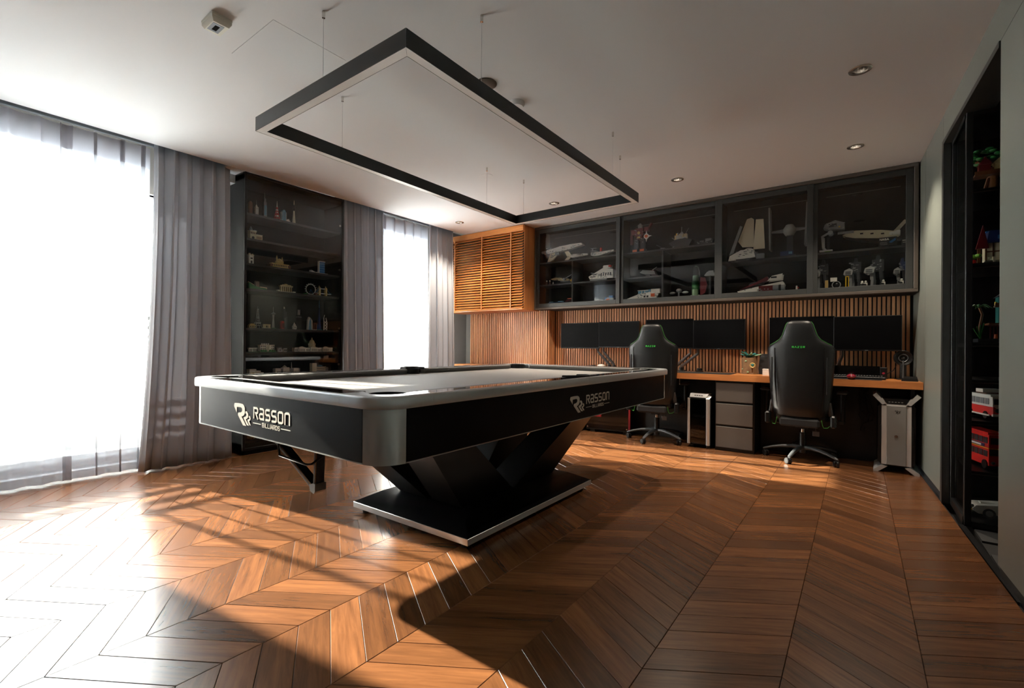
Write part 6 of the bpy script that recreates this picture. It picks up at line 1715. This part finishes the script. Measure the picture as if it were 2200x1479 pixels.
model('toy_tree_house', 'tree_house', 'right', 'brown tree-house model with dark leaves at the top of the corner cabinet', 'model',
      [('trunk', 'tbrown', [('c', .02, 0, 0, .03, .018, .14), ('t', [(.02, 0, .1), (-.05, 0, .19)], .008), ('t', [(.02, 0, .12), (.07, 0, .22)], .008), ('t', [(-.02, -.02, 0), (.0, -.01, .08)], .008)]), ('hut', 'tdred', [('b', -.02, -.02, .10, .05, .05, .055), ('p', [(-.05, .155), (.01, .155), (-.02, .20)], -.05, .01)]), ('hut', 'ttan', [('b', .045, -.01, .11, .05, .05, .05), ('p', [(.015, .16), (.075, .16), (.045, .19)], -.04, .02)]), ('deck', 'tbrown', [('b', .01, -.02, .09, .15, .09, .010), ('b', .01, -.063, .10, .15, .004, .014)]),
       ('leaf_clump', 'tgreen', [('e', rnd.uniform(-.08, .08), rnd.uniform(-.04, .04), rnd.uniform(.16, .25), .018, .018, .010) for _ in range(22)]), ('ground', 'tdark', [('b', .0, 0, 0, .16, .12, .006)]), ('figures', 'tblue', [('c', .05, -.05, .0, .008, .006, .03)])])
w, h = wh('tavern')
model('toy_tavern', 'tavern', 'right', 'brown timbered inn model with a blue roof in the corner cabinet', 'model',
      [('walls', 'tcream', [('b', .03, .02, .03, .12, .10, .10)]), ('timbers', 'tbrown', [('b', -.03 + .03 * i, -.031, .03, .007, .004, .10) for i in range(5)] + [('b', .03, -.032, .078, .12, .004, .007), ('b', -.055, 0, .02, .014, .014, .12)]), ('gable', 'tdred', [('p', [(-.075, .10), (-.02, .10), (-.045, .235)], -.05, -.03)]), ('roof', 'tnavy', [('p', [(-.03, .13), (.10, .13), (.085, .20), (-.02, .20)], -.05, .10)]), ('roof_ridge', 'tblue', [('b', .03, .02, .198, .11, .03, .010), ('b', .04, -.052, .15, .05, .006, .02)]), ('tree', 'tlime', [('e', -.085, -.04, .055, .02, .02, .014), ('e', -.065, -.05, .06, .016, .016, .012)]), ('flower', 'tred', [('c', -.085, -.05, 0, .018, .012, .035)]), ('horse', 'tcream', [('b', .01, -.09, .022, .045, .014, .020), ('b', .036, -.09, .036, .012, .010, .026), ('b', -.006, -.09, 0, .007, .012, .022), ('b', .028, -.09, 0, .007, .012, .022)]), ('ground', 'tdark', [('b', 0, -.02, 0, .20, .18, .010)])])
w, h = wh('island_house')
model('toy_island_house', 'island_house', 'right', 'green island house model with a palm tree in the corner cabinet', 'model',
      [('tower', 'tteal', [('b', .055, .02, .11, .07, .08, .15)]), ('roof', 'tdark', [('p', [(.01, .26), (.11, .26), (.075, .29), (.045, .29)], -.03, .07)]), ('statue', 'tgrey', [('c', .055, 0, .29, .006, .004, .03), ('b', .055, 0, .32, .03, .006, .006), ('e', .055, 0, .335, .008, .008, .010)]), ('balcony', 'tbrown', [('b', .035, -.03, .20, .07, .04, .008), ('b', .035, -.05, .208, .07, .003, .016)]), ('fence', 'tdred', [('b', -.02 + .014 * i, -.065, .02, .005, .005, .075) for i in range(7)] + [('b', .02, -.065, .09, .10, .008, .006)]), ('deck', 'tbrown', [('b', .04, 0, .10, .13, .12, .010)]), ('rocks', 'tdark', [('b', .02, -.02, 0, .19, .15, .02)]),
       ('palm_trunk', 'tbrown', [('t', [(-.055, -.04, .0), (-.062, -.04, .08), (-.05, -.04, .16), (-.062, -.04, .20)], .006)]), ('palm_fronds', 'tgreen', [('t', [(-.062, -.04, .205), (-.062 + .025 * cos(a), -.04 + .02 * sin(a), .215), (-.062 + .055 * cos(a), -.04 + .04 * sin(a), .195)], [.004, .006, .001]) for a in (0, .9, 1.8, 2.7, 3.6, 4.5, 5.4)]), ('shrub', 'tgreen', [('t', [(-.06, -.05, .02), (-.09 + .015 * i, -.06, .08 + .01 * i)], .003) for i in range(4)]), ('figures', 'torange', [('c', -.0, -.075, .02, .008, .006, .025), ('c', .06, -.075, .02, .008, .006, .028)]), ('lamp', 'tyellow', [('c', .005, -.04, .21, .006, .005, .02)])])
w, h = wh('van')
model('toy_van', 'van', 'right', 'red and white camper van model with a roof rack in the corner cabinet', 'model',
      [('lower_body', 'tred', [('q', [(-.055, -.13), (.055, -.13), (.062, -.11), (.062, .11), (-.062, .11), (-.062, -.11)], .022, .072)]), ('upper_body', 'tw', [('loft', 0)] if False else [('q', [(-.052, -.120), (.052, -.120), (.058, -.10), (.058, .108), (-.058, .108), (-.058, -.10)], .072, .128), ('b', 0, 0, .128, .104, .20, .010)]), ('windscreen', 'tdark', [('b', -.026, -.122, .085, .044, .006, .032), ('b', .026, -.122, .085, .044, .006, .032)]), ('side_windows', 'tgrey', [('b', -.0585, -.08 + .045 * i, .084, .004, .036, .034) for i in range(5)]), ('front_v', 'tw', [('p', [(-.05, .072), (.05, .072), (.0, .035)], -.133, -.129)]), ('headlight', 'tchrome', [('y', -.038, -.137, .052, .012, .012, .008)]), ('headlight', 'tchrome', [('y', .038, -.137, .052, .012, .012, .008)]), ('bumper', 'tw', [('b', 0, -.138, .020, .125, .012, .012), ('b', -.066, 0, .02, .006, .24, .008)]), ('roof_rack', 'tbrown', [('b', 0, .01, .140, .09, .10, .006)]), ('luggage', 'tw', [('b', -.005, .02, .146, .085, .07, .020)]), ('wheel', 'tblack', [('h', -.066, -.075, .022, .022, .022, .02)]), ('wheel', 'tblack', [('h', -.066, .075, .022, .022, .022, .02)]), ('wheel', 'tblack', [('h', .046, -.075, .022, .022, .022, .02)]), ('badge', 'tchrome', [('t', [(.014 * cos(2 * pi * i / 14), -.134, .062 + .014 * sin(2 * pi * i / 14)) for i in range(15)], .002)])], rz=radians(16), dy=.03)
w, h = wh('bus')
model('toy_bus', 'bus', 'right', 'red double-decker bus model in the corner cabinet', 'model',
      [('body', 'tred', [('b', 0, .02, .022, .085, .26, .175), ('b', 0, .03, .197, .075, .24, .012)]), ('bonnet', 'tdred', [('b', .022, -.125, .022, .04, .05, .055)]), ('windows', 'tdark', [('b', -.0435, -.08 + .045 * i, z, .003, .036, .034) for i in range(5) for z in (.072, .148)] + [('b', 0, -.111, .145, .07, .003, .036), ('b', -.02, -.111, .08, .036, .003, .036)]), ('band', 'tyellow', [('b', -.0437, .02, .118, .002, .26, .004), ('b', 0, -.1115, .118, .085, .002, .004)]), ('advert', 'tnavy', [('b', -.0440, .01, .124, .002, .16, .018)]), ('advert_print', 'tw', [('b', -.0452, .01, .128, .001, .10, .010)]), ('grille', 'tchrome', [('b', .022, -.151, .03, .024, .003, .035)]), ('headlight', 'tchrome', [('y', -.026, -.118, .040, .009, .009, .008)]), ('headlight', 'tchrome', [('y', .038, -.155, .040, .008, .008, .006)]), ('wheel', 'tblack', [('h', -.048, -.075, .026, .026, .026, .02)]), ('wheel', 'tblack', [('h', -.048, .10, .026, .026, .026, .02)]), ('wheel', 'tblack', [('h', .028, -.10, .026, .026, .026, .02)])], rz=radians(16), dy=.035)
w, h = wh('car')
model('toy_car', 'car', 'right', 'white classic coupe model on the lowest shelf of the corner cabinet', 'model',
      [('body', 'tw', [('p', [(-.15, .035), (-.155, .05), (-.14, .068), (-.05, .078), (.0, .082), (.14, .078), (.15, .04), (.14, .022), (-.13, .022)], -.055, .055)]), ('cabin', 'tsilver', [('p', [(-.01, .08), (.03, .118), (.09, .120), (.13, .08)], -.045, .045)]), ('windows', 'tdark', [('p', [(.008, .084), (.034, .112), (.085, .113), (.110, .084)], -.047, .047)]), ('bonnet_scoop', 'tw', [('b', -.08, 0, .072, .06, .03, .008)]), ('headlight', 'tchrome', [('h', -.160, -.038, .056, .013, .013, .012)]), ('headlight', 'tchrome', [('h', -.160, .038, .056, .013, .013, .012)]), ('fog_light', 'tyellow', [('h', -.164, -.03, .036, .009, .009, .010)]), ('bumper', 'tchrome', [('b', -.158, 0, .028, .008, .11, .010)]), ('grille', 'tdark', [('b', -.1555, 0, .042, .004, .05, .016)]), ('wheel', 'tblack', [('y', -.085, -.060, .028, .028, .028, .018)]), ('wheel', 'tblack', [('y', .09, -.060, .028, .028, .028, .018)]), ('hub', 'tsilver', [('y', -.085, -.062, .028, .017, .017, .004), ('y', .09, -.062, .028, .017, .017, .004)]), ('mirror', 'tchrome', [('b', -.0, -.06, .095, .008, .012, .012)])], rz=radians(8), dy=.03)
